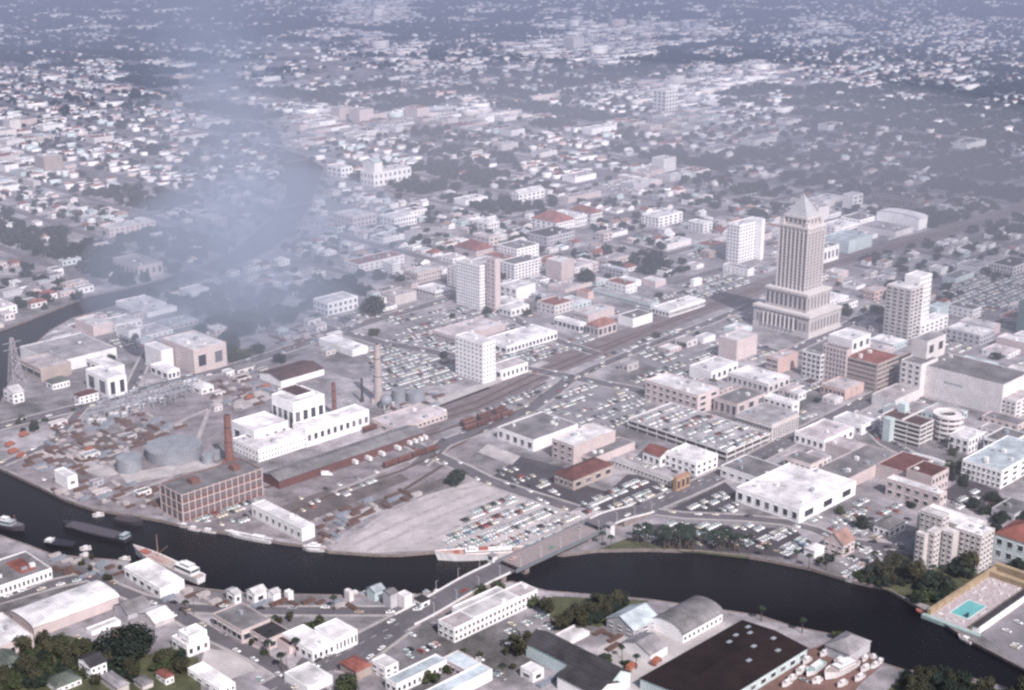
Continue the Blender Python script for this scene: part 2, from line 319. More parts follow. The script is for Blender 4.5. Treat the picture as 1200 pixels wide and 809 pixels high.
# --- downtown
B('p',366,690,198,448,345,'S','w','tan tower with vertical piers and a white side wall, right of the pyramid-topped skyscraper',win=(13,4,3),ww=.55,wh=.55,units=2,
  more=[('p',450,675,368,636,585,'W','w',dict(win=(3,2,6))),('p',420,655,318,500,262,'W','w',dict(win=(12,0,5),ww=.35))],**N(of))
B('p',560,585,490,640,470,'L','l','pale blue low tower just right of the tan tower',**N(of))
B('p',930,662,712,992,600,'P','w','long pinkish flat hall in front of the dense car park at the right',**N(wh_))
B('p',140,428,62,227,358,'C','p','pink two-storey building left of the tan tower',win=(2,4,3),**N(st))
B('p',1080,252,925,1210,190,'N','k','black-roofed building with vertical windows at the right edge',win=(2,7,6),ww=.5,wh=.7,**N(of))
B('p',592,248,510,642,205,'W','w','small white block above the dense car park',**N(st))
B('p',690,305,600,817,268,'L','g','grey-roofed hall with a pale green-white side wall above the dense car park',**N(wh_))
B('p',852,238,700,937,198,'W','m','long low hall with a bright white end wall, upper right',**N(wh_))
B('l',188,315,146,273,186,'W','w','white slab apartment block left of the skyscraper, grid of many windows',win=(11,4,9),ww=.4,wh=.45,more=[('l',262,304,240,272,168,'W','w',{})],**N(of))
B('l',70,212,18,100,180,'W','w','white three-storey block left of the white slab',win=(3,4,2),**N(of))
B('l',575,132,540,608,85,'W','w','white cube above the railway behind the skyscraper',win=(3,0,2),**N(of))
B('l',790,142,640,816,95,'D','k','long dark hall north of the railway, upper right','flat',win=(1,12,3),wh=.4,**N(wh_))
B('l',797,203,655,827,165,'W','w','long white warehouse beside the railway, upper right','barrel',rise=4,**N(wh_))
B('l',475,316,440,527,264,'W','g','white warehouse just right of the skyscraper at the tracks',win=(1,0,4),**N(wh_))
B('l',560,282,470,640,240,'L','l','pale blue-roofed shed row along the tracks','flat',**N(wh_))
B('l',720,228,590,780,208,'N','m','low grey-roofed shed between railway and white warehouse','flat',**N(wh_))
B('d',598,160,520,686,72,'P','w','pinkish windowless cube below the skyscraper',**N(of))
B('d',775,218,725,862,150,'C','p','salmon three-storey block with open galleries on its narrow side',win=(3,2,0),ww=.85,wh=.5,**N(of))
B('d',430,392,205,522,308,'P','w','large pinkish three-storey building with small paired windows beside the car park garage',win=(3,8,2),**N(of))
B('d',600,405,500,722,345,'P','g','pinkish arcaded building with a sunken grey roof next to the three-storey building',win=(1,4,3),wh=.7,**N(st))
B('d',490,252,395,604,205,'W','w','white shop with a stepped bright side wall, above the three-storey building',win=(1,0,5),**N(st))
B('d',735,303,560,827,258,'N','w','wide low pale flat-roofed market, left of the pink office block',win=(1,8,4),**N(st))
B('d',838,398,715,868,345,'W','w','white building with a small corner tower behind the columned bank',win=(2,5,1),**N(st))
B('d',735,728,530,842,678,'W','g','white hall with a grey roof and a row of small windows at the street corner',win=(1,6,0),wh=.3,**N(wh_))
B('d',270,617,195,332,572,'W','R','white mission-style building with curved gable and red tiled roof','gable_v',rise=3.5,win=(1,3,2),**N(st))
B('d',425,657,288,517,598,'W','w','white two-storey building beside the mission-style one',win=(2,5,4),**N(st))
B('d',318,702,60,330,665,'N','m','very long low grey-roofed row with many small windows',win=(1,16,0),wh=.35,**N(st))
B('d',340,724,325,398,665,'O','o','small orange corner pavilion at the end of the long grey row',win=(1,0,3),wh=.7,**N(st))
B('c',243,257,125,297,84,'W','w','brilliant white nine-storey block left of the rail crossing',win=(9,7,4),ww=.38,wh=.35,g=1,more=[('c',325,242,262,436,198,'W','p',dict(win=(1,2,6)))],**N(of))
B('c',460,550,305,652,500,'W','g','white warehouse with a grey roof and loading doors, right of the rail fork',win=(1,5,0),wh=.55,**N(wh_))
B('c',632,608,540,812,525,'P','w','pink three-storey warehouse with a long bright pink roof',win=(3,3,0),ww=.4,**N(wh_))
B('c',718,612,650,897,578,'P','g','grey-roofed long store attached to the pink three-storey warehouse',win=(1,6,0),wh=.6,ww=.6,**N(wh_))
B('c',632,718,550,802,672,'T','X','old tan depot with a dark red hip roof, beside the small car park','hip',rise=4,win=(1,4,4),**N(st))
B('c',345,132,240,562,95,'W','w','L-shaped white market with an arcade, behind the brilliant white block',win=(1,4,14),ww=.6,**N(wh_))
B('c',130,88,25,340,58,'P','p','row of pinkish saw-roofed sheds behind the brilliant white block',win=(1,8,0),**N(wh_))
# --- power plant and yards
B('b',197,596,85,402,543,'W','w','low white front hall of the power station with small windows',win=(2,8,16),ww=.3,wh=.4,more=[('b',402,532,345,673,452,'W','w',dict(win=(1,0,10),ww=.5,wh=.35)),('b',352,500,258,484,340,'W','w',dict(win=(1,4,4),ww=.6,wh=.5)),('b',180,545,82,325,460,'W','w',dict(win=(1,2,4),ww=.4,wh=.4)),('b',365,475,285,440,310,'W','b',{})],name='power_station',cat='power station')
B('b',292,272,200,478,243,'W','b','long white shed with a dark brown roof in the yard behind the power station','gable',rise=3,**N(wh_))
B('b',600,142,455,667,112,'W','w','low white flat warehouse beyond the tall chimney',**N(wh_))
B('b',285,712,215,905,676,'X','g','very long freight shed with grey roof and dark red side beside the siding','gable',rise=2.5,**N(wh_))
B('b',792,482,680,1008,452,'P','p','long pink freight office with dark windows beside the tracks',win=(1,3,12),**N(wh_))
B('b',930,412,880,1005,392,'W','w','short white loading shed by the red freight wagons',**N(wh_))
B('g',385,167,168,440,110,'W','w','white quayside warehouse with a pale roof on the far bank',win=(1,8,0),ww=.3,wh=.4,**N(wh_))
B('a',470,320,375,550,237,'W','w','white generating hall with two tall dark door openings, left of the substation',win=(1,2,2),ww=.5,wh=.7,more=[('a',478,275,378,543,190,'W','w',dict(win=(2,5,0)))],**N(of))
B('a',345,348,322,426,312,'W','X','white house with a dark red hip roof by the substation road','hip',win=(2,1,4),**N(ho))
B('a',230,285,200,302,257,'W','G','white house with a green hip roof left of the generating hall','hip',win=(1,1,5),**N(ho))
B('a',60,345,18,106,300,'W','w','white gabled house by the river at the left edge','gable',rise=4,win=(2,2,2),**N(ho))
B('a',700,196,628,750,115,'W','w','bright white block right of the diagonal street, left of the big pink hall',**N(of))
B('a',725,242,650,777,205,'W','w','low white arcaded shop in front of the bright white block',win=(1,3,3),ww=.6,wh=.6,**N(st))
B('a',840,215,705,980,112,'P','w','big blank pinkish hall with a pale roof in the smoke',win=(1,0,2),**N(of))
B('a',870,305,790,922,278,'W','w','small white workshop with two doors beside the substation',win=(1,2,2),**N(sh))
B('a',295,712,238,337,660,'W','w','bright white cube by the river in the works yard',win=(1,0,1),wh=.3,**N(sh))
B('a',240,215,90,505,165,'W','m','wide quay warehouse with grey roof in the bend of the river, left',more=[('a',215,140,190,268,95,'W','w',{})],**N(wh_))
B('a',180,250,88,310,195,'T','p','low tan shed with dark open front below the wide quay warehouse',win=(1,3,0),ww=.8,**N(sh))
B('m',470,425,385,553,382,'P','m','round-cornered tan warehouse on the far bank of the upper river',win=(1,6,4),ww=.4,**N(wh_))
B('m',500,556,392,600,540,'W','w','flat white wharf shed on the near bank of the upper river',**N(wh_))
B('m',650,497,605,718,472,'W','w','small white wharf office on the near bank of the upper river',**N(sh))
B('m',720,260,668,770,225,'P','w','pinkish three-storey block beyond the upper river',win=(3,5,3),**N(of))
B('n',245,724,195,346,680,'W','w','white hall half hidden by the drifting smoke',win=(2,4,6),**N(of))
# --- middle distance
B('u',842,294,715,898,55,'W','w','tall thirteen-storey white block with dense window grid and a rear wing',win=(13,10,5),ww=.38,wh=.42,g=1,sill=False,units=3,more=[('u',925,305,880,952,20,'P','p',dict(win=(12,2,0),ww=.3,g=1))],**N(of))
B('u',1030,132,950,1172,45,'W','g','white six-storey block with large windows behind the thirteen-storey block',win=(5,4,8),ww=.55,wh=.5,**N(of))
B('u',1040,245,950,1142,175,'W','w','bright white stepped block right of the thirteen-storey block',win=(2,3,0),**N(of))
B('u',1010,332,945,1108,288,'W','w','low bright white shop at the foot of the thirteen-storey block',win=(1,3,4),**N(st))
B('n',400,287,355,526,240,'W','w','white pedimented civic building above the upper river bend','flat',win=(2,4,8),ww=.35,more=[('n',402,284,362,430,205,'W','l',dict(kind='gable'))],name='civic_building',cat='civic building')
B('n',890,340,860,977,312,'W','w','white apartment house among trees in the middle distance','gable',win=(2,3,6),**N(of))
B('k',560,188,450,642,152,'W','R','long white school with red hip roof, left one of three','hip',win=(2,5,8),ww=.4,**N(of))
B('k',640,172,535,692,128,'W','w','white school wing between two red roofs','flat',win=(2,4,5),ww=.4,**N(of))
B('k',710,155,612,757,112,'W','R','white school with red hip roof, right one of three','hip',win=(2,4,5),ww=.4,**N(of))
B('k',520,250,430,637,212,'G','k','grey block with a black roof below the red-roofed schools',win=(2,5,9),**N(of))
B('k',1000,172,925,1102,128,'W','w','white apartment block at the right of the red-roofed schools',win=(3,5,5),**N(of))
B('k',765,234,728,800,198,'P','p','small pinkish cube in the middle distance right of the black roof',win=(2,2,2),**N(of))
B('k',265,192,180,314,155,'W','w','white house block behind the thirteen-storey block, upper one',win=(2,4,4),**N(of))
B('k',270,255,198,308,215,'P','p','pinkish block just behind the thirteen-storey block',win=(2,4,2),**N(of))
B('k',215,300,120,288,272,'P','R','long pink house with a red roof edge left behind the thirteen-storey block','hip',**N(ho))
B('n',330,427,262,407,390,'P','w','long pinkish block with window row by the upper river','flat',win=(2,5,6),**N(of))
B('n',470,427,420,545,393,'W','w','white long block next to the pinkish one above the river',win=(2,4,8),**N(of))
B('n',290,257,242,327,222,'W','w','white block on the tip of land at the upper river',win=(2,3,3),**N(of))
B('u',505,152,430,627,95,'P','w','pinkish warehouse with pale roof left of the thirteen-storey block',win=(2,5,8),ww=.35,**N(wh_))
B('u',372,100,320,413,42,'W','w','white four-storey block left of the pinkish warehouse',win=(4,4,4),**N(of))
B('u',600,225,500,690,195,'W','w','white arcaded filling hall in front of the thirteen-storey block','flat',win=(1,6,6),ww=.7,wh=.6,**N(st))
B('t',305,477,235,412,418,'P','C','arcaded railway depot with an orange-red tiled roof at the crossing','hip',rise=5,win=(1,3,4),ww=.6,wh=.7,**N(st))
B('t',195,452,45,238,402,'W','w','white arcaded market left of the orange-red depot',win=(1,6,2),ww=.7,wh=.6,**N(st))
B('t',245,405,160,400,345,'P','w','pinkish two-storey block behind the white arcaded market',win=(2,7,0),**N(st))
B('t',508,422,420,622,368,'W','g','store with a blank bright white wall along the tracks, right of the depot',**N(st))
B('t',720,362,620,932,322,'W','w','long white shop row with many windows along the tracks',win=(1,5,18),ww=.6,wh=.5,**N(st))
B('t',865,180,845,912,142,'W','w','tiny bright white cube left of the skyscraper car parks',**N(st))
B('t',245,258,178,277,213,'C','C','coral painted shop in the middle distance',**N(st))
B('t',525,182,430,557,148,'W','w','white-roofed store left of its low twin, above the long shop row',**N(st))
B('t',640,187,560,702,152,'P','w','pinkish store above the long shop row',**N(st))
B('t',612,312,270,662,282,'L','m','long pale blue shop terrace running down to the tracks',win=(1,22,2),ww=.6,wh=.4,**N(st))
B('z',780,131,765,794,107,'W','w','isolated white block far off, upper right of centre',win=(5,3,4),**N(of))
B('z',672,57,660,684,45,'N','w','isolated pale block very far off near the top centre',**N(of))
# ------------------------------------------------------------------ the pyramid-topped skyscraper
def skyscraper():
    P, Lu, Lv, h = solve('o', 370, 757, 95, 526, 650)
    C = (P[0]+U[0]*Lu/2+V[0]*Lv/2, P[1]+U[1]*Lu/2+V[1]*Lv/2); a, b = ab(P); OCC.append((a, a+Lu, b, b+Lv))
    root = thing('skyscraper', 'tallest grey stone skyscraper with stepped base, tall shaft and pyramid roof', 'skyscraper', (*C, 0), UA)
    st_ = mat('wall_limestone', (.50,.455,.465), .12, .1); st2 = mat('wall_limestone_pale', (.62,.575,.585), .08, .1); rf = mat('roof_terracotta_grey', (.42,.42,.46), .15, .2, .5)
    def rect(s): return (-Lu/2*s, Lu/2*s, -Lv/2*s, Lv/2*s)
    def tier(name, s, z0, z1, n=0, cornice=1.0, pw=.9, su=None):
        x0, x1, y0, y1 = rect(s)
        if su: x0, x1 = -Lu/2*su, Lu/2*su
        MB().box(x0, x1, y0, y1, z0, z1).obj(name, st_, root)
        if cornice:
            MB().box(x0-cornice, x1+cornice, y0-cornice, y1+cornice, z1-1.6, z1+.5).obj('cornice', st2, root)
        return x0, x1, y0, y1
    x0, x1, y0, y1 = tier('podium', 1.0, -.5, 21)
    MB().box(x0-.4, x1+.4, y0-.4, y1+.4, -.5, 5).obj('plinth', st2, root)
    n = 10                                                     # giant columns in front of dark bays
    wm = winmesh(Lv/14*.55, 9.5, 0, False)
    for i in range(12):
        yy = y0+Lv*(i+1)/13
        if 2 <= i <= 9: ob('window', wm, root, (x0-.02, yy, 6.2), -math.pi/2)
        else: ob('window', winmesh(1.6, 7, 1, False), root, (x0-.02, yy, 7), -math.pi/2)
    for i in range(3, 11):
        MB().cyl(0, 0, 5, 17, .95, .8, 10).obj('column', st2, root, (x0-1.0, y0+Lv*(i+.5-.5)/13+Lv/26, 0))
    for i in range(9): ob('window', winmesh(1.9, 8.5, 1, False), root, (x0+Lu*(i+1)/10, y0-.02, 6.6), 0)
    for i in range(14): ob('window', winmesh(1.6, 1.6, 1, False), root, (x0-.02, y0+Lv*(i+.5)/14, 17.2), -math.pi/2)
    x0, x1, y0, y1 = tier('middle_tier', .74, 21.4, 39)
    for i in range(9): ob('window', winmesh(2.1, 11, 0, False), root, (x0-.02, y0+(y1-y0)*(i+.5)/9, 24), -math.pi/2)
    for i in range(7): ob('window', winmesh(2.0, 11, 1, False), root, (x0+(x1-x0)*(i+.5)/7, y0-.02, 24), 0)
    x0, x1, y0, y1 = tier('shaft', .50, 39.4, 99, su=.52)
    for side, n, L in (('l', 7, y1-y0), ('r', 5, x1-x0)):
        for i in range(n):                                     # recessed vertical window strips between piers
            t = L*(i+.5)/n; hh = 50
            p = (x0-.02, y0+t, 44) if side == 'l' else (x0+t, y0-.02, 44)
            ob('window_strip', winmesh(L/n*.42, hh, 1, False), root, p, -math.pi/2 if side == 'l' else 0)
            for zz in (40.3,): ob('window', winmesh(L/n*.42, 2.4, 1, False), root, (p[0], p[1], zz), -math.pi/2 if side == 'l' else 0)
        for i in range(n+1):
            t = L*i/n; q = (x0-.35, y0+t, 0) if side == 'l' else (x0+t, y0-.35, 0)
            MB().box(-.5, .5, -.5, .5, 39.5, 97.3).obj('pilaster', st2, root, q)
    for k in range(17):                                        # spandrels across the strips
        z = 46+k*2.95
        MB().box(x0-.22, x1, y0-.22, y0+.3, z, z+.95).box(x0-.21, x0+.3, y0, y1, z+.002, z+.948).obj('spandrel', st_, root)
    x0, x1, y0, y1 = tier('crown', .40, 99.6, 107.5, cornice=.5, su=.44)
    for i in range(5): ob('window', winmesh(1.4, 4.5, 0, False), root, (x0-.02, y0+(y1-y0)*(i+.5)/5, 101.5), -math.pi/2)
    for i in range(4): ob('window', winmesh(1.4, 4.5, 0, False), root, (x0+(x1-x0)*(i+.5)/4, y0-.02, 101.5), 0)
    for sx in (x0+1, x1-1):
        for sy in (y0+1, y1-1): MB().box(-1.6, 1.6, -1.6, 1.6, 98.9, 103.5).obj('corner_turret', st2, root, (sx*1.13, sy*1.13, 0))
    m = MB(); z = 108.1; f = .90
    vs = []
    for s, zz in ((f, z), (f*.05, z+17.5)): vs += [(x0*s,y0*s,zz),(x1*s,y0*s,zz),(x1*s,y1*s,zz),(x0*s,y1*s,zz)]
    m.add(vs, [(0,1,5,4),(1,2,6,5),(2,3,7,6),(3,0,4,7),(4,5,6,7)]); py = m.obj('pyramid_roof', rf, root)
    MB().cyl(0, 0, z+17.3, z+20, .8, .1, 8).obj('finial', rf, py)
skyscraper()
# ------------------------------------------------------------------ car park buildings
CARS = []                                   # (x, y, z, heading, zone)
def deck(name, label, spec, levels, wc='N', roofc='m', roofcars=True):
    P, Lu, Lv, h = solve(*spec)
    C = (P[0]+U[0]*Lu/2+V[0]*Lv/2, P[1]+U[1]*Lu/2+V[1]*Lv/2); a, b = ab(P); OCC.append((a, a+Lu, b, b+Lv))
    root = thing(name, label, 'car park', (*C, 0), UA)
    x0, x1, y0, y1 = -Lu/2, Lu/2, -Lv/2, Lv/2; fh = h/levels
    MB().box(x0+1.5, x1-1.5, y0+1.5, y1-1.5, -.3, .15).obj('ground_floor', roofm('g'), root)
    for k in range(1, levels+1):
        z = fh*k-1.1
        MB().box(x0, x1, y0, y1, z-.3, z).obj('floor_deck', roofm(roofc if k == levels else 'g'), root)
        r = MB()
        r.box(x0-.2, x1+.2, y0-.2, y0, z-.35, z+1.05).box(x0-.2, x1+.2, y1, y1+.2, z-.35, z+1.05).box(x0-.2, x0, y0, y1, z-.35, z+1.05).box(x1, x1+.2, y0, y1, z-.35, z+1.05)
        r.obj('parapet', wall(wc), root)
    nx, ny = max(2, int(Lu/9)), max(2, int(Lv/9))
    pm = MB().box(-.25, .25, -.25, .25, 0, h-1.4).mesh('pillar', [wall(wc)])
    for i in range(nx+1): ob('pillar', pm, root, (x0+.4+(Lu-.8)*i/nx, y0+.4, 0))
    for j in range(1, ny+1): ob('pillar', pm, root, (x0+.4, y0+.4+(Lv-.8)*j/ny, 0))
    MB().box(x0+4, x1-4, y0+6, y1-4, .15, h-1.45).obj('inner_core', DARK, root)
    return root, C, Lu, Lv, h-1.1
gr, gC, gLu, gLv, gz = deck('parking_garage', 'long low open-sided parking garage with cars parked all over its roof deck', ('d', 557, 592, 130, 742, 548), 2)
def onroof(C, Lu, Lv, z, zone, fill=.8, step=2.9):
    y = -Lv/2+4; flip = 0
    while y < Lv/2-4:
        x = -Lu/2+3
        while x < Lu/2-3:
            if random.random() < fill:
                CARS.append((C[0]+U[0]*x+V[0]*y, C[1]+U[1]*x+V[1]*y, z, UA+math.pi/2+random.uniform(-.05,.05)+(math.pi if random.random()<.5 else 0), zone))
            x += step
        flip = 1-flip; y += 5.6 if flip else 11
onroof(gC, gLu, gLv, gz+.02, 'on the roof of the long parking garage', .72)
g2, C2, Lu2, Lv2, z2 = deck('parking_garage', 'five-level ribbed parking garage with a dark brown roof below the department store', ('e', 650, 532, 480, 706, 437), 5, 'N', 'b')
MB().box(-Lu2/2+2, Lu2/2+14, -.6, .6, z2+.02, z2+1.0).obj('roof_divider', TRIM, g2)
MB().box(-3.2, 3.2, -3, 3, -.3, z2+1.5).obj('stair_tower', wall('L'), g2, (-Lu2/2-3.4, Lv2/2-9, 0))
MB().box(-3, 3, -3, 3, -.3, z2+7).obj('lift_tower', wall('L'), g2, (Lu2/2+1, Lv2/2-7, 0))
def spiral():
    c = GP('e', 768, 490); root = thing('circular_ramp', 'round spiral car ramp with five open levels beside the brown-roofed garage', 'car ramp', (*c, 0), UA)
    e = GP('e', 703, 490); r = math.hypot(c[0]-e[0], c[1]-e[1]); a, b = ab(c); OCC.append((a-r, a+r, b-r, b+r)); h = zat((c[0]-r*.7, c[1]-r*.7), 415) if 0 else 19.5
    n = 40
    for k in range(5):
        z = 3.2+k*3.9; mb = MB(); pr = [(r*.45, z-.4), (r, z-.4), (r, z+1.3), (r-.3, z+1.3), (r-.3, z), (r*.45+.3, z), (r*.45+.3, z+1.0), (r*.45, z+1.0)]
        m = len(pr); vs = [(q*math.cos(2*math.pi*i/n), q*math.sin(2*math.pi*i/n), zz) for i in range(n) for q, zz in pr]
        mb.add(vs, [(i*m+j, i*m+(j+1)%m, ((i+1)%n)*m+(j+1)%m, ((i+1)%n)*m+j) for i in range(n) for j in range(m)]); mb.obj('ramp_level', wall('N'), root)
    pm = MB().box(-.3, .3, -.3, .3, 0, 19).mesh('pillar', [wall('N')])
    for i in range(12): ob('pillar', pm, root, ((r-.7)*math.cos(i*math.pi/6), (r-.7)*math.sin(i*math.pi/6), 0))
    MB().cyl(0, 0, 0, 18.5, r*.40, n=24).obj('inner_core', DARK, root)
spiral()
def bank():
    r = B('d', 748, 508, 592, 864, 432, 'S', 'm', 'stone bank with a dark cornice and tall pilasters on its bright side', units=3, name='bank_building', cat='bank')
    Lu, Lv, h = r['_d']
    for i in range(12): MB().box(-.45, .45, -.7, 0, 1, h-3.4).obj('pilaster', wall('N'), r, (-Lu/2+Lu*(i+.5)/12, -Lv/2-.003, 0))
    for i in range(11): ob('window', winmesh(Lu/12*.45, h-6, 0, False), r, (-Lu/2+Lu*(i+1)/12, -Lv/2-.01, 2), 0)
    for i in range(12): ob('window', winmesh(1.6, 2.4, 0), r, (-Lu/2-.01, -Lv/2+Lv*(i+.5)/12, h-6), -math.pi/2)
    MB().box(-Lu/2-.6, Lu/2+.6, -Lv/2-.8, -Lv/2-.01, h-3.3, h-2.3).box(-Lu/2-.6, -Lu/2-.01, -Lv/2, Lv/2, h-3.3, h-2.3).obj('cornice', wall('S'), r)
bank()
def factory():
    r = B('z', 215, 612, 190, 308, 580, 'B', 'g', 'red brick factory with a white concrete grid frame at the river bend', units=0, name='brick_factory', cat='factory')
    Lu, Lv, h = r['_d']; fl = 3; fh = h/fl; tr = mat('frame_concrete', (.50,.44,.46), .1, .3)
    nr, nl = 13, 4; wm = winmesh(Lu/nr*.52, fh*.5, 1, False); wl = winmesh(Lv/nl*.52, fh*.5, 1, False)
    for k in range(fl):
        for i in range(nr): ob('window', wm, r, (-Lu/2+Lu*(i+.5)/nr, -Lv/2-.01, k*fh+fh*.3), 0)
        for i in range(nl): ob('window', wl, r, (-Lu/2-.01, -Lv/2+Lv*(i+.5)/nl, k*fh+fh*.3), -math.pi/2)
        MB().box(-Lu/2-.3, Lu/2+.3, -Lv/2-.32, -Lv/2-.005, (k+1)*fh-.7, (k+1)*fh-.1).box(-Lu/2-.32, -Lu/2-.005, -Lv/2, Lv/2, (k+1)*fh-.7, (k+1)*fh-.1).obj('floor_band', tr, r)
    cm = MB().box(-.32, .32, -.45, -.005, 0, h+.3).mesh('frame_post', [tr])
    for i in range(nr+1): ob('frame_post', cm, r, (-Lu/2+Lu*i/nr, -Lv/2, 0))
    for i in range(nl+1): ob('frame_post', cm, r, (-Lu/2, -Lv/2+Lv*i/nl, 0), -math.pi/2)
    for a in (-.22, .30): MB().box(-3, 3, -3, 3, h-.6, h+2.6).obj('lift_housing', wall('B'), r, (Lu*a, 0, 0))
factory()
def sign():
    Lu, Lv, h = DS['_d']; mb = MB(); y = -Lv/2+Lv*.40          # weathered wall lettering, unreadable in the photograph
    rr = random.Random(3)
    for i in range(10):
        t = Lv*(.38+.018*i); w = Lv*.011
        mb.box(-Lu/2-.25, -Lu/2-.02, t-Lv/2, t-Lv/2+w*.25, h*.60, h*.66)
        if i % 3 != 1: mb.box(-Lu/2-.25, -Lu/2-.02, t-Lv/2+w*.3, t-Lv/2+w, h*.60, h*.60+.5)
        if i % 2: mb.box(-Lu/2-.25, -Lu/2-.02, t-Lv/2+w*.3, t-Lv/2+w, h*.66-.5, h*.66)
    mb.obj('wall_lettering', METAL, DS)
sign()
# ------------------------------------------------------------------ chimneys, tanks, substation
BRICK = mat('chimney_brick', (.20,.095,.085), .25, .3); TANB = mat('chimney_pale_brick', (.42,.36,.37), .15, .3)
def chimney(key, X, Y, ty, r0, r1, m, label, z0=0):
    P = GP(key, X, Y); h = zat(P, px(key, 0, ty)[1])
    t = thing('chimney', label, 'chimney', (*P, 0))
    MB().box(-r0*1.4, r0*1.4, -r0*1.4, r0*1.4, -.3, 3).obj('base', m, t)
    MB().cyl(0, 0, 3.003, h-1.2, r0, r1, 20, cap=False).obj('stack', m, t)
    MB().cyl(0, 0, h-1.2, h, r1*1.12, r1*1.12, 20).cyl(0, 0, h, h+.1, r1*.8, r1*.8, 16, 1).obj('rim', [m, DARK], t)
    for z in (h*.45, h*.75): MB().cyl(0, 0, z, z+.5, (r0+(r1-r0)*z/h)*1.06, n=20).obj('iron_band', DARK, t)
chimney('b', 712, 335, 86, 3.7, 2.5, TANB, 'tallest pale pink brick chimney, right of the power station')
chimney('a', 990, 600, 392, 3.2, 2.2, BRICK, 'tapered dark red brick chimney behind the brick factory')
chimney('b', 523, 395, 253, 1.9, 1.5, BRICK, 'short reddish chimney rising behind the power station roof')
chimney('b', 642, 335, 234, 1.0, .9, DARK, 'thin black steel chimney left of the tallest one')
def tank(key, X, Y, w, ty, label, cat='tank'):
    P = GP(key, X, Y); e = GP(key, X+w/2, Y); r = abs(e[0]-P[0]); h = zat((P[0], P[1]), px(key, 0, ty)[1])
    a, b = ab(P); OCC.append((a-r, a+r, b-r, b+r))
    t = thing('storage_tank', label, cat, (*P, 0)); m = mat('tank_paint', (.25,.26,.30), .2, .15, .6, .05)
    MB().cyl(0, 0, -.2, h, r, n=40, cap=False).obj('shell', m, t); MB().cyl(0, 0, h, h+r*.06, r, .3, 40).obj('roof', m, t)
    for k in range(1, int(h/3)): MB().cyl(0, 0, k*3, k*3+.15, r+.06, n=40).obj('hoop', m, t)
    MB().bar((-r-.2, -.4, 0), (-r-.2, -.4, h+1), .06).bar((-r-.2, .4, 0), (-r-.2, .4, h+1), .06).obj('ladder', DARK, t)
tank('a', 752, 565, 240, 520, 'very wide low grey storage tank behind the brick factory')
tank('a', 560, 625, 110, 570, 'medium grey storage tank left of the wide one')
tank('a', 895, 595, 52, 560, 'small grey storage tank next to the dark red chimney')
tank('a', 930, 580, 40, 545, 'smallest grey tank between wide tank and dark red chimney')
tank('b', 800, 330, 60, 280, 'pale tank right of the tallest chimney')
tank('b', 872, 330, 80, 290, 'grey tank furthest right of the tallest chimney')
sp = GP('b', 745, 362); t = thing('gas_sphere', 'round grey pressure vessel at the foot of the tallest chimney', 'tank', (*sp, 0))
me = bpy.data.meshes.new('vessel'); import bmesh
bm = bmesh.new(); bmesh.ops.create_uvsphere(bm, u_segments=20, v_segments=12, radius=5); bm.to_mesh(me); bm.free(); me.materials.append(mat('tank_paint', (0,0,0)))
for p_ in me.polygons: p_.use_smooth = True
ob('vessel', me, t, (0,0,6.5))
for q in range(6): MB().bar((4.2*math.cos(q), 4.2*math.sin(q), 0), (4.2*math.cos(q), 4.2*math.sin(q), 5), .2).obj('leg', DARK, t)
def gantries():
    for i in range(4):
        for j in range(5):
            X = 400+j*95+i*25; Y = 430-j*24-i*26 if i < 3 else 420-j*22-60
            P = GP('a', X, Y); t = thing('substation_gantry', 'steel lattice gantry standing in the electrical substation', 'gantry', (*P, 0), UA, 'gantries of the electrical substation')
            m = MB()
            for s in (-5, 5):
                for q in (-.5, .5): m.bar((s+q, -.5, 0), (s+q*.4, 0, 10), .13).bar((s+q, .5, 0), (s+q*.4, 0, 10), .13)
                for zz in (2.5, 5, 7.5): m.bar((s-.5, 0, zz), (s+.5, 0, zz+1.8), .08)
            m.obj('legs_frame', METAL, t); MB().bar((-6, 0, 9), (6, 0, 9), .25).bar((-6, 0, 10), (6, 0, 10), .15).obj('crossbeam', METAL, t)
    for j in range(12):
        P = GP('a', 392+j*27+(j%2)*10, 428-j*9+(j%3)*9-(10 if j > 6 else 0)); t = thing('transformer', 'white painted transformer tank in the electrical substation', 'transformer', (*P, 0), UA, 'white transformers of the electrical substation')
        MB().box(-2, 2, -1.4, 1.4, .2, 3.6).obj('tank', TRIM, t); MB().box(-1.6, 1.6, -2.1, -1.403, .6, 3.2).obj('radiator', METAL, t)
        for s in (-1, 0, 1): MB().cyl(s, 0, 3.6, 5.0, .2, .12, 8).obj('bushing', TRIM, t)
gantries()
def pylon(X, Y, ty):
    P = GP('a', X, Y); h = zat(P, px('a', 0, ty)[1]); t = thing('transmission_tower', 'tall steel lattice transmission tower at the left river edge', 'pylon', (*P, 0), UA)
    m = MB(); n = 7
    for k in range(n):
        w0 = 4*(1-k/n)+1; w1 = 4*(1-(k+1)/n)+1; z0 = h*k/n; z1 = h*(k+1)/n
        for i in range(4):
            c = [(1,1),(1,-1),(-1,-1),(-1,1)]; (ax,ay),(bx,by) = c[i], c[(i+1)%4]
            m.bar((ax*w0,ay*w0,z0),(ax*w1,ay*w1,z1),.22).bar((ax*w0,ay*w0,z0),(bx*w1,by*w1,z1),.12).bar((bx*w0,by*w0,z0),(ax*w1,ay*w1,z1),.12).bar((ax*w1,ay*w1,z1),(bx*w1,by*w1,z1),.12)
    m.obj('lattice', mat('pylon_paint', (.40,.36,.40), .1), t)
    for z in (h*.75, h*.9): MB().bar((-8,0,z),(8,0,z),.25).obj('cross_arm', METAL, t)
pylon(70, 250, 60)
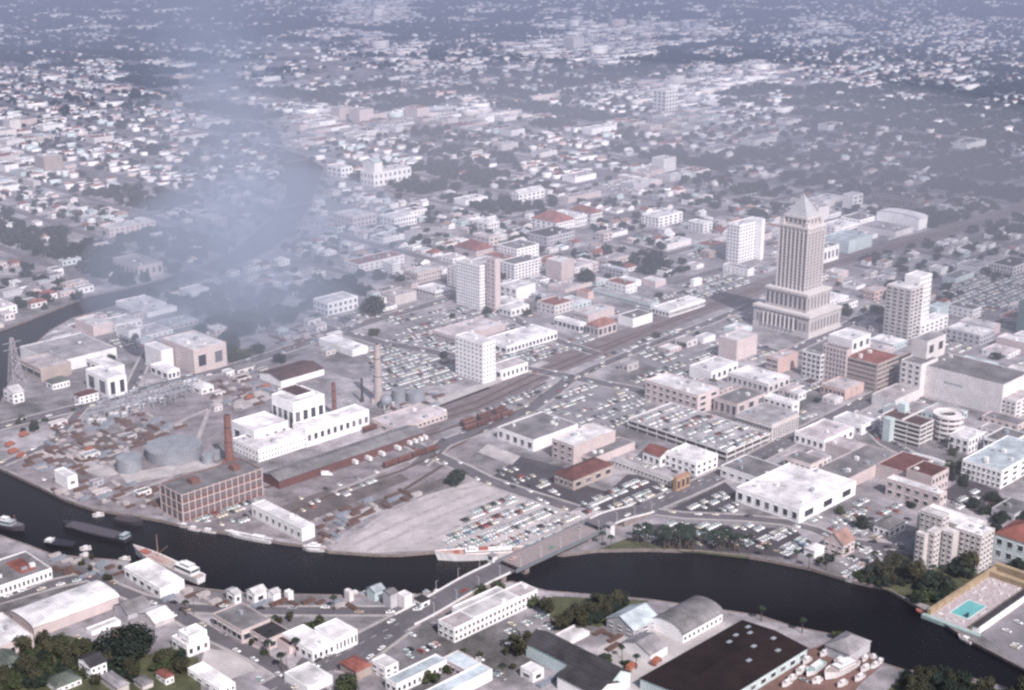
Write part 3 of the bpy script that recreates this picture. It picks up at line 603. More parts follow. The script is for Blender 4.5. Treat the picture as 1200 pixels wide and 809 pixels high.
# ------------------------------------------------------------------ rail wagons, trucks
def boxcar():
    m = mat('wagon_red', (.12,.05,.046), .3, .4, .8, .25)
    r = thing('boxcar', 'x', 'rail wagon')
    MB().box(-6, 6, -1.45, 1.45, 1.1, 3.9).obj('body', m, r)
    mb = MB(); mb.add([(-6.1,-1.55,3.903),(6.1,-1.55,3.903),(6.1,1.55,3.903),(-6.1,1.55,3.903),(-6.1,0,4.4),(6.1,0,4.4)], [(0,1,5,4),(3,4,5,2),(0,4,3),(1,2,5),(3,2,1,0)]); mb.obj('roof', mat('wagon_roof', (.14,.075,.07), .3, .4, rnd=.3), r)
    for s in (-1, 1):
        MB().box(-1.1, 1.1, -.06, .06, 1.2, 3.7).obj('door', mat('wagon_door', (.12,.045,.04), .2), r, (0, s*1.5, 0))
        MB().box(s*4.2-1.3, s*4.2+1.3, -1.1, 1.1, .3, 1.08).obj('bogie', DARK, r)
    return r
def copytree(o, **kw):
    c = o.copy(); COL.objects.link(c)
    for ch in o.children:
        d = ch.copy(); COL.objects.link(d); d.parent = c
    for k, v_ in kw.items(): c[k] = v_
    return c
proto = boxcar(); used = 0
RAILS = []
for key, A_, B_, off, lab, grp in (('b', (733,622), (968,540), 0, 'dark red boxcar in the short line on the open siding', 'boxcars on the open siding'),
      ('b', (640,470), (885,385), 0, 'dark red boxcar standing behind the pink freight office', 'boxcars behind the freight office'),
      ('c', (140,440), (345,368), 0, 'dark red boxcar in the rear row of the three-row wagon block', 'boxcars, rear row of the block'),
      ('c', (150,452), (355,380), 0, 'dark red boxcar in the middle row of the three-row wagon block', 'boxcars, middle row of the block'),
      ('c', (160,466), (370,390), 0, 'dark red boxcar in the front row of the three-row wagon block', 'boxcars, front row of the block')):
    p, q = GP(key, *A_), GP(key, *B_); L = math.hypot(q[0]-p[0], q[1]-p[1]); n = int(L/13); RAILS.append((p, q)); a = math.atan2(q[1]-p[1], q[0]-p[0])
    for i in range(n):
        t = (i+.5)/n; o = proto if not used else copytree(proto); used = 1
        o.location = (p[0]+(q[0]-p[0])*t, p[1]+(q[1]-p[1])*t, .35); o.rotation_euler = (0,0,a); o['label'] = lab; o['group'] = grp
    a1, b1 = ab(p); a2, b2 = ab(q); OCC.append((a1, a2, min(b1,b2)-3, max(b1,b2)+3))
def truck(body=(.75,.74,.76), nm='white'):
    r = thing('delivery_truck', 'x', 'truck'); m = mat('truck_body_'+nm, body, .06, 1, .4); 
    MB().box(-4, 1.6, -1.25, 1.25, .9, 3.6).obj('box_body', m, r)
    mb = MB(); mb.add([(1.7,-1.1,.6),(4,-1.1,.6),(4,-1.1,1.5),(3.1,-1.1,1.7),(2.7,-1.1,2.5),(1.7,-1.1,2.5),(1.7,1.1,.6),(4,1.1,.6),(4,1.1,1.5),(3.1,1.1,1.7),(2.7,1.1,2.5),(1.7,1.1,2.5)], [(0,1,2,3,4,5),(11,10,9,8,7,6),(0,6,7,1),(1,7,8,2),(2,8,9,3),(3,9,10,4),(4,10,11,5),(5,11,6,0)]); mb.obj('cab', m, r)
    for x_ in (-2.8, 3):
        for s in (-1, 1):
            w = MB().cyl(0, 0, -.15, .15, .5, n=12).obj('wheel', DARK, r, (x_, s*1.15, .5)); w.rotation_euler = (math.pi/2, 0, 0)
    return r
tr = truck(); first = True
for i, (k_, X, Y, an) in enumerate([('b',605,603,-75),('b',665,588,-75),('b',722,568,-75),('b',790,543,-70),('b',838,520,-75),('b',862,512,-75),('b',885,503,-75),('b',905,497,-75)]):
    o = tr if first else copytree(tr); first = False
    P = GP(k_, X, Y); o.location = (*P, .05); o.rotation_euler = (0,0,UA+math.pi/2); o['label'] = 'white box truck backed up to the long red-sided freight shed'; o['group'] = 'trucks at the freight shed'
o = copytree(tr); P = GP('b', 490, 655); o.location = (*P, .05); o.rotation_euler = (0,0,UA-.8); o['label'] = 'white box truck standing askew left of the row at the freight shed'; 
for k_, (X, Y) in enumerate([(640,560),(665,566),(690,572),(715,580),(740,588),(762,596)]):
    o = copytree(tr); P = GP('e', X, Y+15); o.location = (*P, .05); o.rotation_euler = (0,0,UA+math.pi/2+.1); o['label'] = 'small white van in the row below the brown-roofed garage'; o['category'] = 'van'; o['group'] = 'white vans in a row'; o.scale = (.8,.8,.8)
ot = truck((.34,.12,.08), 'orange'); fo = True
for k_, X, Y, an, lab in [('a',45,525,.3,'orange works lorry at the left edge, uppermost of three'),('a',60,555,.1,'orange works lorry at the left edge, middle of three'),('a',95,572,.5,'orange works lorry at the left edge, lowest of three'),('a',388,548,.2,'orange works lorry standing alone between the yard racks'),('b',230,277,-.1,'orange lorry at the end of the dark brown shed roof'),('b',160,322,.1,'orange lorry on open ground behind the power station'),('h',995,693,.2,'orange lorry beside the low grey gabled shed'),('h',888,717,.1,'orange lorry between trees by the long black-roofed workshop'),('a',105,482,.3,'orange lorry parked above the three at the left edge'),('a',1075,322,.1,'orange lorry in the smoke right of the substation')]:
    o = ot if fo else copytree(ot); fo = False; P = GP(k_, X, Y); o.location = (*P, .05); o.rotation_euler = (0,0,UA+an); o['label'] = lab
# ------------------------------------------------------------------ boats and ships
def hull(L, W, D, sheer=.5, stern=.75):
    mb = MB(); n = 14; vs = []
    for i in range(n+1):
        t = i/n; x = -L/2+L*t
        w = W/2*(stern+(1-stern)*min(1, t*3)) if t < .55 else W/2*max(.0, 1-((t-.55)/.45)**2.2)
        zt = D*(1+sheer*max(0, (t-.4)/.6)**2+.12*max(0, .25-t)*4); k = .72
        vs += [(x,-w,zt),(x-(.04*L*t if t > .8 else 0),-w*k,-.3),(x-(.04*L*t if t > .8 else 0),w*k,-.3),(x,w,zt),(x,w*.9,zt-.45*min(1,D/3)),(x,-w*.9,zt-.45*min(1,D/3))]
    mb.add(vs, [(i*6+j, (i+1)*6+j, (i+1)*6+(j+1)%6, i*6+(j+1)%6) for i in range(n) for j in (5,0,2,3)]); o = len(mb.m)
    mb.add([], []); base = 0
    for i in range(n): mb.f.append((i*6+5, i*6+4, (i+1)*6+4, (i+1)*6+5)); mb.m.append(1)
    mb.f.append((0,1,2,3,4,5)); mb.m.append(0)
    return mb
def boat(bow, stern_, W, D, label, hc=(.72,.70,.74), dc=(.40,.33,.32), cab=(), mast=0, name='motor_boat', cat='boat', group=None, z=None):
    L = math.hypot(bow[0]-stern_[0], bow[1]-stern_[1]); a = math.atan2(bow[1]-stern_[1], bow[0]-stern_[0])
    z = WZ if z is None else z
    t = thing(name, label, cat, ((bow[0]+stern_[0])/2, (bow[1]+stern_[1])/2, z), a, group)
    hm = mat('hull_%d_%d_%d' % tuple(int(c*99) for c in hc), hc, .12, .2, .5); dm = mat('deck_%d_%d_%d' % tuple(int(c*99) for c in dc), dc, .25, .4)
    hull(L, W, D).obj('hull', [hm, dm], t)
    for (x0, x1, w, z0, z1, c) in cab:
        cm = mat('cabin_'+c, dict(w=(.74,.73,.76), t=(.42,.30,.28), d=(.08,.07,.09), b=(.35,.40,.45), r=(.35,.12,.10))[c], .1, .5)
        h_ = MB().box(x0*L, x1*L, -w*W/2, w*W/2, z0, z1).obj('cabin', cm, t)
        n = max(2, int((x1-x0)*L/2.2)); zz = z0+(z1-z0)*.5
        if c != 'd' and (z1-z0) > 1.2: MB().box(x0*L+.3, x1*L-.3, -w*W/2-.03, w*W/2+.03, zz, z1-.35).box(x0*L-.03, x1*L+.03, -w*W/2+.3, w*W/2-.3, zz+.01, z1-.36).obj('cabin_windows', GLASS, t)
    if mast:
        for (xm, hm_) in (mast if isinstance(mast, list) else [(.15, mast)]):
            MB().cyl(xm*L, 0, D*.6, hm_, .28 if hm_ > 12 else .1, .1, 8).bar((xm*L, 0, hm_*.35), (xm*L-hm_*.5, 0, hm_*.75), .12 if hm_ > 12 else .05).obj('mast', mat('mast_paint', (.50,.30,.25), .1), t)
    return t
WZ = -1.6
boat(GP('f',578,215,WZ), GP('f',872,345,WZ), 9.5, 4.0, 'old rusty white coastal freighter with one tall mast moored on the near bank', dc=(.40,.34,.33), cab=((-.42,-.18,.7,3.6,7.5,'w'),(-.38,-.25,.5,7.503,9.5,'w'),(.0,.22,.5,3.6,4.8,'t'),(.26,.36,.5,3.8,5.2,'r')), mast=[(.12,20)], name='coastal_freighter', cat='ship')
boat(GP('f',268,95,WZ), GP('f',555,165,WZ), 12, 2.4, 'long dark barge lying in mid river at the left', hc=(.03,.03,.045), dc=(.025,.025,.04), cab=((-.49,-.42,.5,2.2,5,'b'),(-.35,.38,.7,1.9,2.9,'d')), name='barge', cat='barge')
boat(GP('f',620,95,WZ), GP('f',500,75,WZ), 8, 2.6, 'small dark tugboat moored under the far bank near the brick factory', hc=(.04,.035,.05), dc=(.06,.05,.06), cab=((-.2,.2,.5,2.3,4.8,'d'),), mast=[(.0,9)], name='tugboat', cat='tugboat')
boat(GP('f',110,120,WZ), GP('f',-30,90,WZ), 9, 3, 'grey work ship with a pale deckhouse at the left edge of the river', hc=(.07,.06,.08), dc=(.15,.14,.17), cab=((-.3,.15,.6,2.6,5.2,'b'),(-.2,.0,.4,5.203,7,'w')), mast=[(.2,10)], name='work_ship', cat='ship')
boat(GP('f',190,170,WZ), GP('f',320,185,WZ), 8, 1.6, 'small dark barge tied up below the long barge', hc=(.03,.03,.04), dc=(.03,.03,.04), cab=((.2,.4,.5,1.4,3,'w'),), name='barge', cat='barge')
boat(GP('h',34,246,WZ), GP('h',420,226,WZ), 10, 4.4, 'long white excursion ship with red-brown deckhouses moored beside the bridge', cab=((-.36,.16,.6,4.0,5.9,'w'),(-.1,.0,.4,5.903,6.8,'r'),(.04,.12,.4,5.903,7.6,'w'),(-.44,-.38,.4,4,5.2,'t'),(.22,.28,.4,4.2,5.2,'r')), mast=[(.3,9),(-.2,9)], dc=(.45,.30,.28), name='excursion_ship', cat='ship')
boat(GP('g',55,135,WZ), GP('g',250,172,WZ), 6, 2, 'long low white boat moored left of the quayside warehouse', cab=((-.35,-.1,.6,1.9,3.6,'w'),(.2,.32,.5,2,3.2,'w')), dc=(.45,.44,.48))
boat(GP('g',385,200,WZ), GP('g',484,206,WZ), 6.5, 1.9, 'white cabin cruiser at the tip of the gravel point', cab=((-.3,.25,.7,1.6,3.6,'w'),(-.15,.1,.5,3.603,5,'w')))
for X, Y, s, lab in [(795,100,1,'leftmost'),(835,113,1.1,'second'),(900,122,1.3,'third'),(1000,130,1.0,'fourth')]:
    boat(GP('f',X-28*s,Y-3,WZ), GP('f',X+28*s,Y+7,WZ), 4, 1.4, 'small white boat moored under the brick factory wharf, %s of four' % lab, cab=((-.2,.15,.6,1.2,2.5,'w'),))
boat(GP('j',318,330,WZ), GP('j',408,345,WZ), 5.5, 1.8, 'white motor launch moored below the victorian house and its car park', cab=((-.3,.1,.7,1.6,3,'w'),))
boat(GP('j',822,580,WZ), GP('j',882,608,WZ), 4.5, 1.5, 'small white launch tied to the pool club quay', cab=((-.2,.1,.6,1.4,2.6,'w'),))
boat(GP('j',640,465,WZ), GP('j',672,478,WZ), 3.2, 1.0, 'tiny reddish dinghy at the corner of the pool club quay', hc=(.40,.14,.12), dc=(.3,.12,.1))
boat(GP('j',242,770,0), GP('j',380,700,0), 8.5, 3.2, 'largest white yacht laid up ashore on the bottom bank', cab=((-.35,.15,.65,2.8,4.6,'w'),(-.2,.02,.45,4.603,6,'w')), mast=[(.05,8)], name='yacht', cat='yacht', z=.8)
boat(GP('j',165,755,0), GP('j',240,700,0), 5.5, 2.2, 'second white yacht ashore, left of the largest', cab=((-.3,.15,.6,2,3.4,'w'),), dc=(.25,.4,.38), name='yacht', cat='yacht', z=.6)
boat(GP('j',120,748,0), GP('j',168,718,0), 4, 1.6, 'short white boat ashore, leftmost beside the yachts', cab=((-.2,.15,.6,1.4,2.6,'w'),), z=.6)
for _i, (X, Y, X2, Y2, w_, lab) in enumerate([(285,705,330,678,3.6,'white boat ashore behind the largest yacht, left one'),(330,690,372,668,3.4,'white boat ashore behind the largest yacht, right one'),(60,800,100,778,3,'small white boat ashore beside the black shed, lowest'),(85,775,120,758,2.8,'small white boat ashore beside the black shed, middle'),(190,785,232,768,3,'small white boat ashore in front of the second yacht'),(150,700,185,680,3,'small boat ashore at the black shed corner'),(225,668,258,650,2.8,'small pale boat ashore right behind the short white boat'),(400,735,440,712,3.4,'white boat ashore right of the largest yacht, upper'),(375,775,415,752,3.2,'white boat ashore right of the largest yacht, lower'),(445,720,478,702,2.6,'white dinghy ashore right of the largest yacht, farthest right'),(300,800,340,780,3,'white boat ashore below the largest yacht')]):
    boat(GP('j',X,Y,0), GP('j',X2,Y2,0), w_, 1.6, lab, cab=((-.25,.15,.6,1.4,2.6,'w'),), z=.6)
for X, Y, X2, Y2, lab in [(380,665,405,640,'small white boat ashore between yacht and river, left one'),(408,690,432,665,'small white boat ashore between yacht and river, right one'),(440,672,468,668,'small white dinghy ashore near the tip of the bottom bank'),(480,700,492,680,'smallest dinghy ashore at the very tip of the bottom bank')]:
    boat(GP('j',X,Y,0), GP('j',X2,Y2,0), 3, 1.2, lab, cab=((-.2,.1,.6,1,1.8,'w'),), z=.5)
for X, Y, lab in [(515,252,'white boat moored left of the freighter'),(345,205,'small white boat at the near bank ramp, upper'),(345,235,'small white boat at the near bank ramp, lower'),(190,170,'white launch tied to the small dark barge'),(400,60,'small white launch alongside the long barge')]:
    boat(GP('f',X,Y,WZ), GP('f',X+50,Y-8,WZ), 4, 1.5, lab, cab=((-.2,.15,.6,1.3,2.6,'w'),))
for i, (X, Y) in enumerate([(585,395),(612,392),(640,400),(655,395),(920,390),(965,388)]):
    boat(GP('g',X-12,Y+8,WZ), GP('g',X+14,Y-4,WZ), 3.6, 1.4, 'small boat at the near quay huts, number %d of six from the left' % (i+1) if 0 else ['pale boat left of the pale blue quayside shed, first of four','pale boat left of the pale blue quayside shed, second of four','pale boat left of the pale blue quayside shed, third of four','pale boat left of the pale blue quayside shed, last of four','white boat behind the black-roofed kiosk, left one','white boat behind the black-roofed kiosk, right one'][i], cab=((-.2,.15,.6,1.2,2.4,'w' if i%2 else 'b'),))
# ------------------------------------------------------------------ pool club
def club():
    c = GP('x', 470, 480); root = thing('pool_club', 'open-air pool club with yellow walls around a turquoise swimming pool', 'pool club', (*c, 0), UA); ca, cb = ab(c)
    def loc(X, Y): a, b = ab(GP('x', X, Y)); return a-ca, b-cb
    q0 = loc(480, 470); q1 = loc(262, 378); q3 = loc(900, 130)
    x0, y0 = 0, 0; x1 = loc(760, 225)[0]*.95; y1 = loc(262, 378)[1]
    Y_ = mat('club_yellow', (.34,.26,.18), .25, .2)
    MB().box(x0, x1, y0, y1, -.3, .5).obj('pool_deck', mat('club_paving', (.42,.36,.38), .3, .4), root)
    MB().box(x0, x1+9, y1+.003, y1+2.2, -.3, 3.6).obj('left_wall', Y_, root)
    MB().box(x1+.003, x1+4, y0+.3, y1, -.3, 3.8).obj('rear_wall', Y_, root)
    MB().box(x1+10, x1+13, y0-30, y1+2, -.3, 5).obj('far_cabana_row', Y_, root)
    cb_ = MB().box(x0+1, x1+8, y0-4.5, y0-.003, -.3, 3.4).obj('cabana_row', wall('W'), root); MB().box(x0+.6, x1+8.4, y0-3.6, y0+.5, 3.403, 3.7).obj('cabana_roof', roofm('k'), root)
    MB().box(x0+.6, x1+8.4, y0+.5, y0+1.2, .5, 3.3).obj('cabana_fascia', Y_, root)
    p = [loc(352, 388), loc(440, 310), loc(548, 335), loc(470, 412)]
    xs = sorted(a for a, b in p); ys = sorted(b for a, b in p); u0, u1, v0, v1 = (xs[0]+xs[1])/2, (xs[2]+xs[3])/2, (ys[0]+ys[1])/2, (ys[2]+ys[3])/2
    MB().box(u0-.6, u1+.6, v0-.6, v1+.6, .4, .56).obj('pool_kerb', TRIM, root)
    MB().box(u0, u1, v0, v1, .45, .60).obj('pool_water', mat('pool_turquoise', (.14,.40,.42), .1, .3, .1), root)
    MB().box(u0+1, u0+3.2, v0+1, v0+1.8, .6, 3).obj('diving_board', DARK, root)
    rr = random.Random(5); lm = MB().box(-.9, .9, -.3, .3, 0, .4).box(.5, .9, -.3, .3, .4, .8).mesh('lounger', [TRIM])
    for i in range(46):
        a = rr.uniform(x0+2, x1-2); b = rr.uniform(y0+2, y1-2)
        if u0-2 < a < u1+2 and v0-2 < b < v1+2: continue
        o = ob('deck_chair', lm, None, (*xy(a+ca, b+cb), .5), rr.uniform(0, 6)); tag(o, 'white deck chair on the paving around the turquoise pool', 'deck chair', 'deck chairs around the pool')
    MB().box(x0-3, x0-.003, y0-6, y1+4, -2.2, .6).obj('quay_wall', mat('quay_aqua', (.32,.42,.42), .15, .3), root)
    a, b = ab(c); OCC.append((a-4, a+x1+14, b-6, b+y1+4))
club()
# ------------------------------------------------------------------ loose material in the yards
def clutter():
    rr = random.Random(31); steel = mat('rusty_stock', (.12,.075,.07), .35, .5); pale = mat('stacked_boards', (.40,.36,.37), .3, .5); blue = mat('pipe_stock', (.22,.24,.29), .3, .5); org = mat('red_lead_paint', (.32,.10,.07), .2, .5)
    def mk(m, L, W_, Hh, n, rnd=False):
        b = MB()
        for i in range(n):
            for j in range(3):
                o = rr.uniform(-.4, .4); y = -W_/2+W_*(i+.5)/n
                if rnd: b.cyl(0, 0, 0, 0, .1, n=3)
                b.box(-L/2+o, L/2+o, y-W_/n*.42, y+W_/n*.42, Hh*j/3, Hh*(j+.9)/3)
        return b.mesh('stack', [m])
    kinds = [('steel_stack', mk(steel, 9, 3, 1.3, 4), 'stack of rusty steel bars'), ('board_stack', mk(pale, 7, 3, 1.8, 3), 'pale stack of boards'), ('pipe_stack', mk(blue, 10, 3.4, 1.5, 5), 'grey stack of pipes'), ('board_stack', mk(pale, 4, 3, 1.2, 2), 'short pale stack of boards')]
    def strew(poly, n, where, org_=0):
        xs = [p[0] for p in poly]; ys = [p[1] for p in poly]; k = 0; tr_ = 0
        while k < n and tr_ < n*20:
            tr_ += 1; X, Y = rr.uniform(min(xs), max(xs)), rr.uniform(min(ys), max(ys))
            if not pip(X, Y, poly): continue
            P = G(X, Y); a, b = ab(P); b = round(b/5.5)*5.5
            if occupied(a-5, a+5, b-2.5, b+2.5, 0): continue
            OCC.append((a-5, a+5, b-2, b+2)); nm, me, tx = kinds[0 if rr.random() < .3 else rr.randrange(4)]
            o = ob(nm, me, None, (*xy(a, b), 0), UA+rr.choice((0,0,0,math.pi/2))+rr.uniform(-.05,.05)); o.scale = (rr.uniform(.6,1.25), rr.uniform(.8,1.2), rr.uniform(.6,1.6)); tag(o, tx+' '+where, 'stack', tx+' '+where); k += 1
    strew([(70,500),(150,478),(215,500),(180,520),(130,545),(80,560),(30,545)], 120, 'in the works yard at the left')
    strew([(225,455),(300,430),(345,450),(300,475),(260,480)], 46, 'in the yard above the power station')
    strew([(60,575),(110,560),(190,575),(200,595),(120,592)], 40, 'along the river wall of the works yard')
    strew([(440,470),(470,462),(530,462),(500,480),(450,490)], 18, 'beside the tracks right of the tallest chimney')
    strew([(345,620),(395,600),(470,575),(490,580),(420,610),(380,640)], 30, 'in the strip left of the gravel lot')
    strew([(300,385),(370,380),(400,398),(330,410)], 40, 'on open ground below the smoke')
    strew([(620,770),(660,760),(700,790),(690,809),(640,809)], 10, 'between the workshops at the bottom')
    strew([(700,745),(740,735),(745,750),(710,760)], 12, 'left of the gabled workshop')
    strew([(60,650),(110,660),(150,672),(110,680),(60,670)], 14, 'on the near quay left of the freighter')
    for i in range(34):
        poly = [[(40,505),(150,478),(215,500),(180,520),(80,560),(30,545)], [(60,575),(110,560),(190,575),(200,595),(120,592)], [(225,455),(300,430),(345,450),(300,475),(240,490)], [(300,385),(370,380),(420,400),(330,415)], [(440,445),(530,455),(500,480),(440,485)]][i % 5]
        xs = [p[0] for p in poly]; ys = [p[1] for p in poly]; X, Y = rr.uniform(min(xs), max(xs)), rr.uniform(min(ys), max(ys))
        if not pip(X, Y, poly): continue
        a, b = ab(G(X, Y)); w, d = rr.uniform(7, 17), rr.uniform(5, 9)
        if any(a-1 < r[1] and a+w+1 > r[0] and b-1 < r[3] and b+d+1 > r[2] and r[1]-r[0] != 10 for r in OCC): continue
        OCC.append((a, a+w, b, b+d)); wc, rc = rr.choice('WNGSP'), rr.choice('wmgpbl'); kk = rr.choice(['gable','flat','flat','hip'])
        txt = 'low %s yard shed with a %s %s roof %s' % (WNAME[wc], RNAME[rc], 'flat' if kk == 'flat' else 'pitched', ['in the works yard','on the works river wall','above the power station','below the smoke','right of the tallest chimney'][i % 5])
        t = thing('shed', txt, 'shed', (*xy(a+w/2, b+d/2), 0), UA, txt); block(t, -w/2, w/2, -d/2, d/2, -.2, rr.uniform(3, 5), wc, rc, kk, win=(1, 1, 2), wz=(.2, 3), sill=False, g=1)
    strew([(240,699),(400,703),(540,700),(540,706),(400,711),(240,708)], 26, 'along the near quay huts')
    strew([(170,698),(200,690),(240,697),(225,708)], 8, 'beside the freighter shed')
    def patch(pp, z, m): 
        P = [G(*p) for p in pp]; o = sheet('concrete_yard', P, z, m)
    pc = mat('worn_concrete', (.40,.37,.385), .3, .08); pd = mat('oily_ground', (.12,.10,.105), .4, .08)
    for i, (pp, m) in enumerate([([(40,530),(58,524),(130,548),(140,556),(120,560)], pc), ([(140,556),(230,540),(262,545),(150,568)], pc), ([(120,510),(175,500),(215,520),(190,530)], pd), ([(90,515),(120,508),(165,535),(140,545)], pd), ([(60,540),(80,535),(110,560),(85,568)], pd),
        ([(275,470),(320,455),(330,462),(285,480)], pc), ([(470,480),(560,450),(575,455),(480,490)], pc), ([(345,600),(470,555),(480,562),(360,612)], pd), ([(395,610),(440,590),(470,588),(420,612)], pc), ([(430,590),(520,560),(530,565),(450,598)], pd), ([(310,600),(380,575),(400,580),(330,610)], pd), ([(572,520),(610,535),(600,545),(560,530)], pc)]): patch(pp, .006+.001*i, m)
clutter()
from mathutils.geometry import tessellate_polygon
# ------------------------------------------------------------------ ground and river
FAR = [(1300,850),(1200,784),(1130,747),(1085,716),(1060,702),(1040,690),(1000,681),(950,666),(900,656),(870,651),(820,646),(760,644),(700,645),(660,650),(615,645),(560,646),(505,647),(470,650),(440,650),(385,646),(365,640),(330,636),(290,628),(250,622),(215,616),(190,610),(150,603),(110,597),(75,585),(45,570),(0,549),(-120,515)]
UPN = [(0,474),(10,450),(22,420),(60,387),(85,373),(135,359),(185,346),(210,336),(250,326),(290,306),(320,291),(345,271),(360,246),(372,220),(380,197),(360,184),(335,176),(322,150),(318,140)]
UPF = [(312,140),(312,152),(322,178),(332,196),(337,215),(335,228),(320,255),(300,271),(275,292),(245,308),(215,317),(190,327),(135,340),(105,346),(60,364),(30,376),(0,387),(-150,440)]
NEAR = [(-250,600),(-40,612),(0,628),(35,640),(60,650),(110,655),(150,658),(165,672),(200,682),(235,690),(290,696),(400,698),(480,698),(520,694),(560,688),(600,682),(640,693),(700,698),(760,703),(810,710),(850,716),(890,722),(930,735),(985,746),(1010,760),(1035,778),(1060,786),(1110,790),(1150,798),(1200,813),(1300,870)]
RIVER = FAR+UPN+UPF+NEAR
rv = [G(*p) for p in RIVER]
outer = [(-26000,-600),(26000,-600),(26000,60000),(-26000,60000)]
def tess(outer, hole, z, name, m):
    pts = [Vector((*p, 0)) for p in outer]; hp = [Vector((*p, 0)) for p in hole]
    tr = tessellate_polygon([pts, hp]); allp = pts+hp
    mb = MB(); mb.add([(p.x, p.y, z) for p in allp], tr); me = mb.mesh(name, m)
    if sum(p.normal.z*p.area for p in me.polygons) < 0: me.flip_normals()
    for p in me.polygons:
        if p.normal.z < 0: p.flip()
    o = ob(name, me); o['kind'] = 'structure'; return o
def groundmat():
    m = bpy.data.materials.new('city_ground'); m.use_nodes = True; nt = m.node_tree; N_ = nt.nodes; L = nt.links; b = N_['Principled BSDF']; b.inputs['Roughness'].default_value = .95; b.inputs['Specular IOR Level'].default_value = .15
    tc = N_.new('ShaderNodeTexCoord')
    def noise(s, d): n = N_.new('ShaderNodeTexNoise'); n.inputs['Scale'].default_value = s; n.inputs['Detail'].default_value = d; n.inputs['Roughness'].default_value = .6; L.new(tc.outputs['Object'], n.inputs['Vector']); return n
    a = noise(.012, 6); c = noise(.09, 5); r1 = N_.new('ShaderNodeValToRGB'); r2 = N_.new('ShaderNodeValToRGB')
    e = r1.color_ramp.elements; e[0].position = .36; e[0].color = (.10,.096,.098,1); e[1].position = .62; e[1].color = (.37,.345,.375,1)
    x = r1.color_ramp.elements.new(.48); x.color = (.215,.20,.22,1)
    e = r2.color_ramp.elements; e[0].position = .3; e[0].color = (.62,.62,.62,1); e[1].position = .7; e[1].color = (1.35,1.33,1.35,1)
    mx = N_.new('ShaderNodeMix'); mx.data_type = 'RGBA'; mx.blend_type = 'MULTIPLY'; mx.inputs[0].default_value = 1
    f3 = noise(.9, 4); ad = N_.new('ShaderNodeMath'); ad.operation = 'MULTIPLY_ADD'; ad.inputs[1].default_value = .35; L.new(f3.outputs['Fac'], ad.inputs[0]); sb_ = N_.new('ShaderNodeMath'); sb_.operation = 'SUBTRACT'; sb_.inputs[1].default_value = .175; L.new(c.outputs['Fac'], sb_.inputs[0]); L.new(sb_.outputs[0], ad.inputs[2])
    L.new(a.outputs['Fac'], r1.inputs[0]); L.new(ad.outputs[0], r2.inputs[0]); L.new(r1.outputs[0], mx.inputs[6]); L.new(r2.outputs[0], mx.inputs[7]); L.new(mx.outputs[2], b.inputs['Base Color']); return m
GM = groundmat()
tess(outer, rv, 0, 'ground', GM)
def watermat():
    m = bpy.data.materials.new('river_water'); m.use_nodes = True; nt = m.node_tree; N_ = nt.nodes; L = nt.links; b = N_['Principled BSDF']
    b.inputs['Roughness'].default_value = .32; b.inputs['IOR'].default_value = 1.24; b.inputs['Specular IOR Level'].default_value = .3
    tc = N_.new('ShaderNodeTexCoord'); n = N_.new('ShaderNodeTexNoise'); n.inputs['Scale'].default_value = .35; n.inputs['Detail'].default_value = 4; L.new(tc.outputs['Object'], n.inputs['Vector'])
    n2 = N_.new('ShaderNodeTexNoise'); n2.inputs['Scale'].default_value = .01; n2.inputs['Detail'].default_value = 3; L.new(tc.outputs['Object'], n2.inputs['Vector'])
    cr = N_.new('ShaderNodeValToRGB'); cr.color_ramp.elements[0].position = .35; cr.color_ramp.elements[0].color = (.006,.004,.005,1); cr.color_ramp.elements[1].position = .7; cr.color_ramp.elements[1].color = (.007,.0065,.010,1)
    L.new(n2.outputs['Fac'], cr.inputs[0]); L.new(cr.outputs[0], b.inputs['Base Color'])
    bp = N_.new('ShaderNodeBump'); bp.inputs['Strength'].default_value = .22; bp.inputs['Distance'].default_value = .3; L.new(n.outputs['Fac'], bp.inputs['Height']); L.new(bp.outputs['Normal'], b.inputs['Normal']); return m
mb = MB(); pts = [Vector((*p,0)) for p in rv]; mb.add([(p.x,p.y,WZ) for p in pts], tessellate_polygon([pts])); me = mb.mesh('river_water', watermat())
for p in me.polygons:
    if p.normal.z < 0: p.flip()
ob('water', me)['kind'] = 'structure'
CONC = mat('bank_concrete', (.24,.20,.20), .3, .2)
mb = MB()
for i in range(len(rv)):
    p, q = rv[i], rv[(i+1) % len(rv)]
    if min(p[1], q[1]) < 300: continue
    mb.add([(p[0],p[1],-3),(q[0],q[1],-3),(q[0],q[1],0),(p[0],p[1],0)], [(0,1,2,3)])
    mb.bar((p[0],p[1],.1), (q[0],q[1],.1), .35)
mb.obj('river_bank', CONC)['kind'] = 'structure'
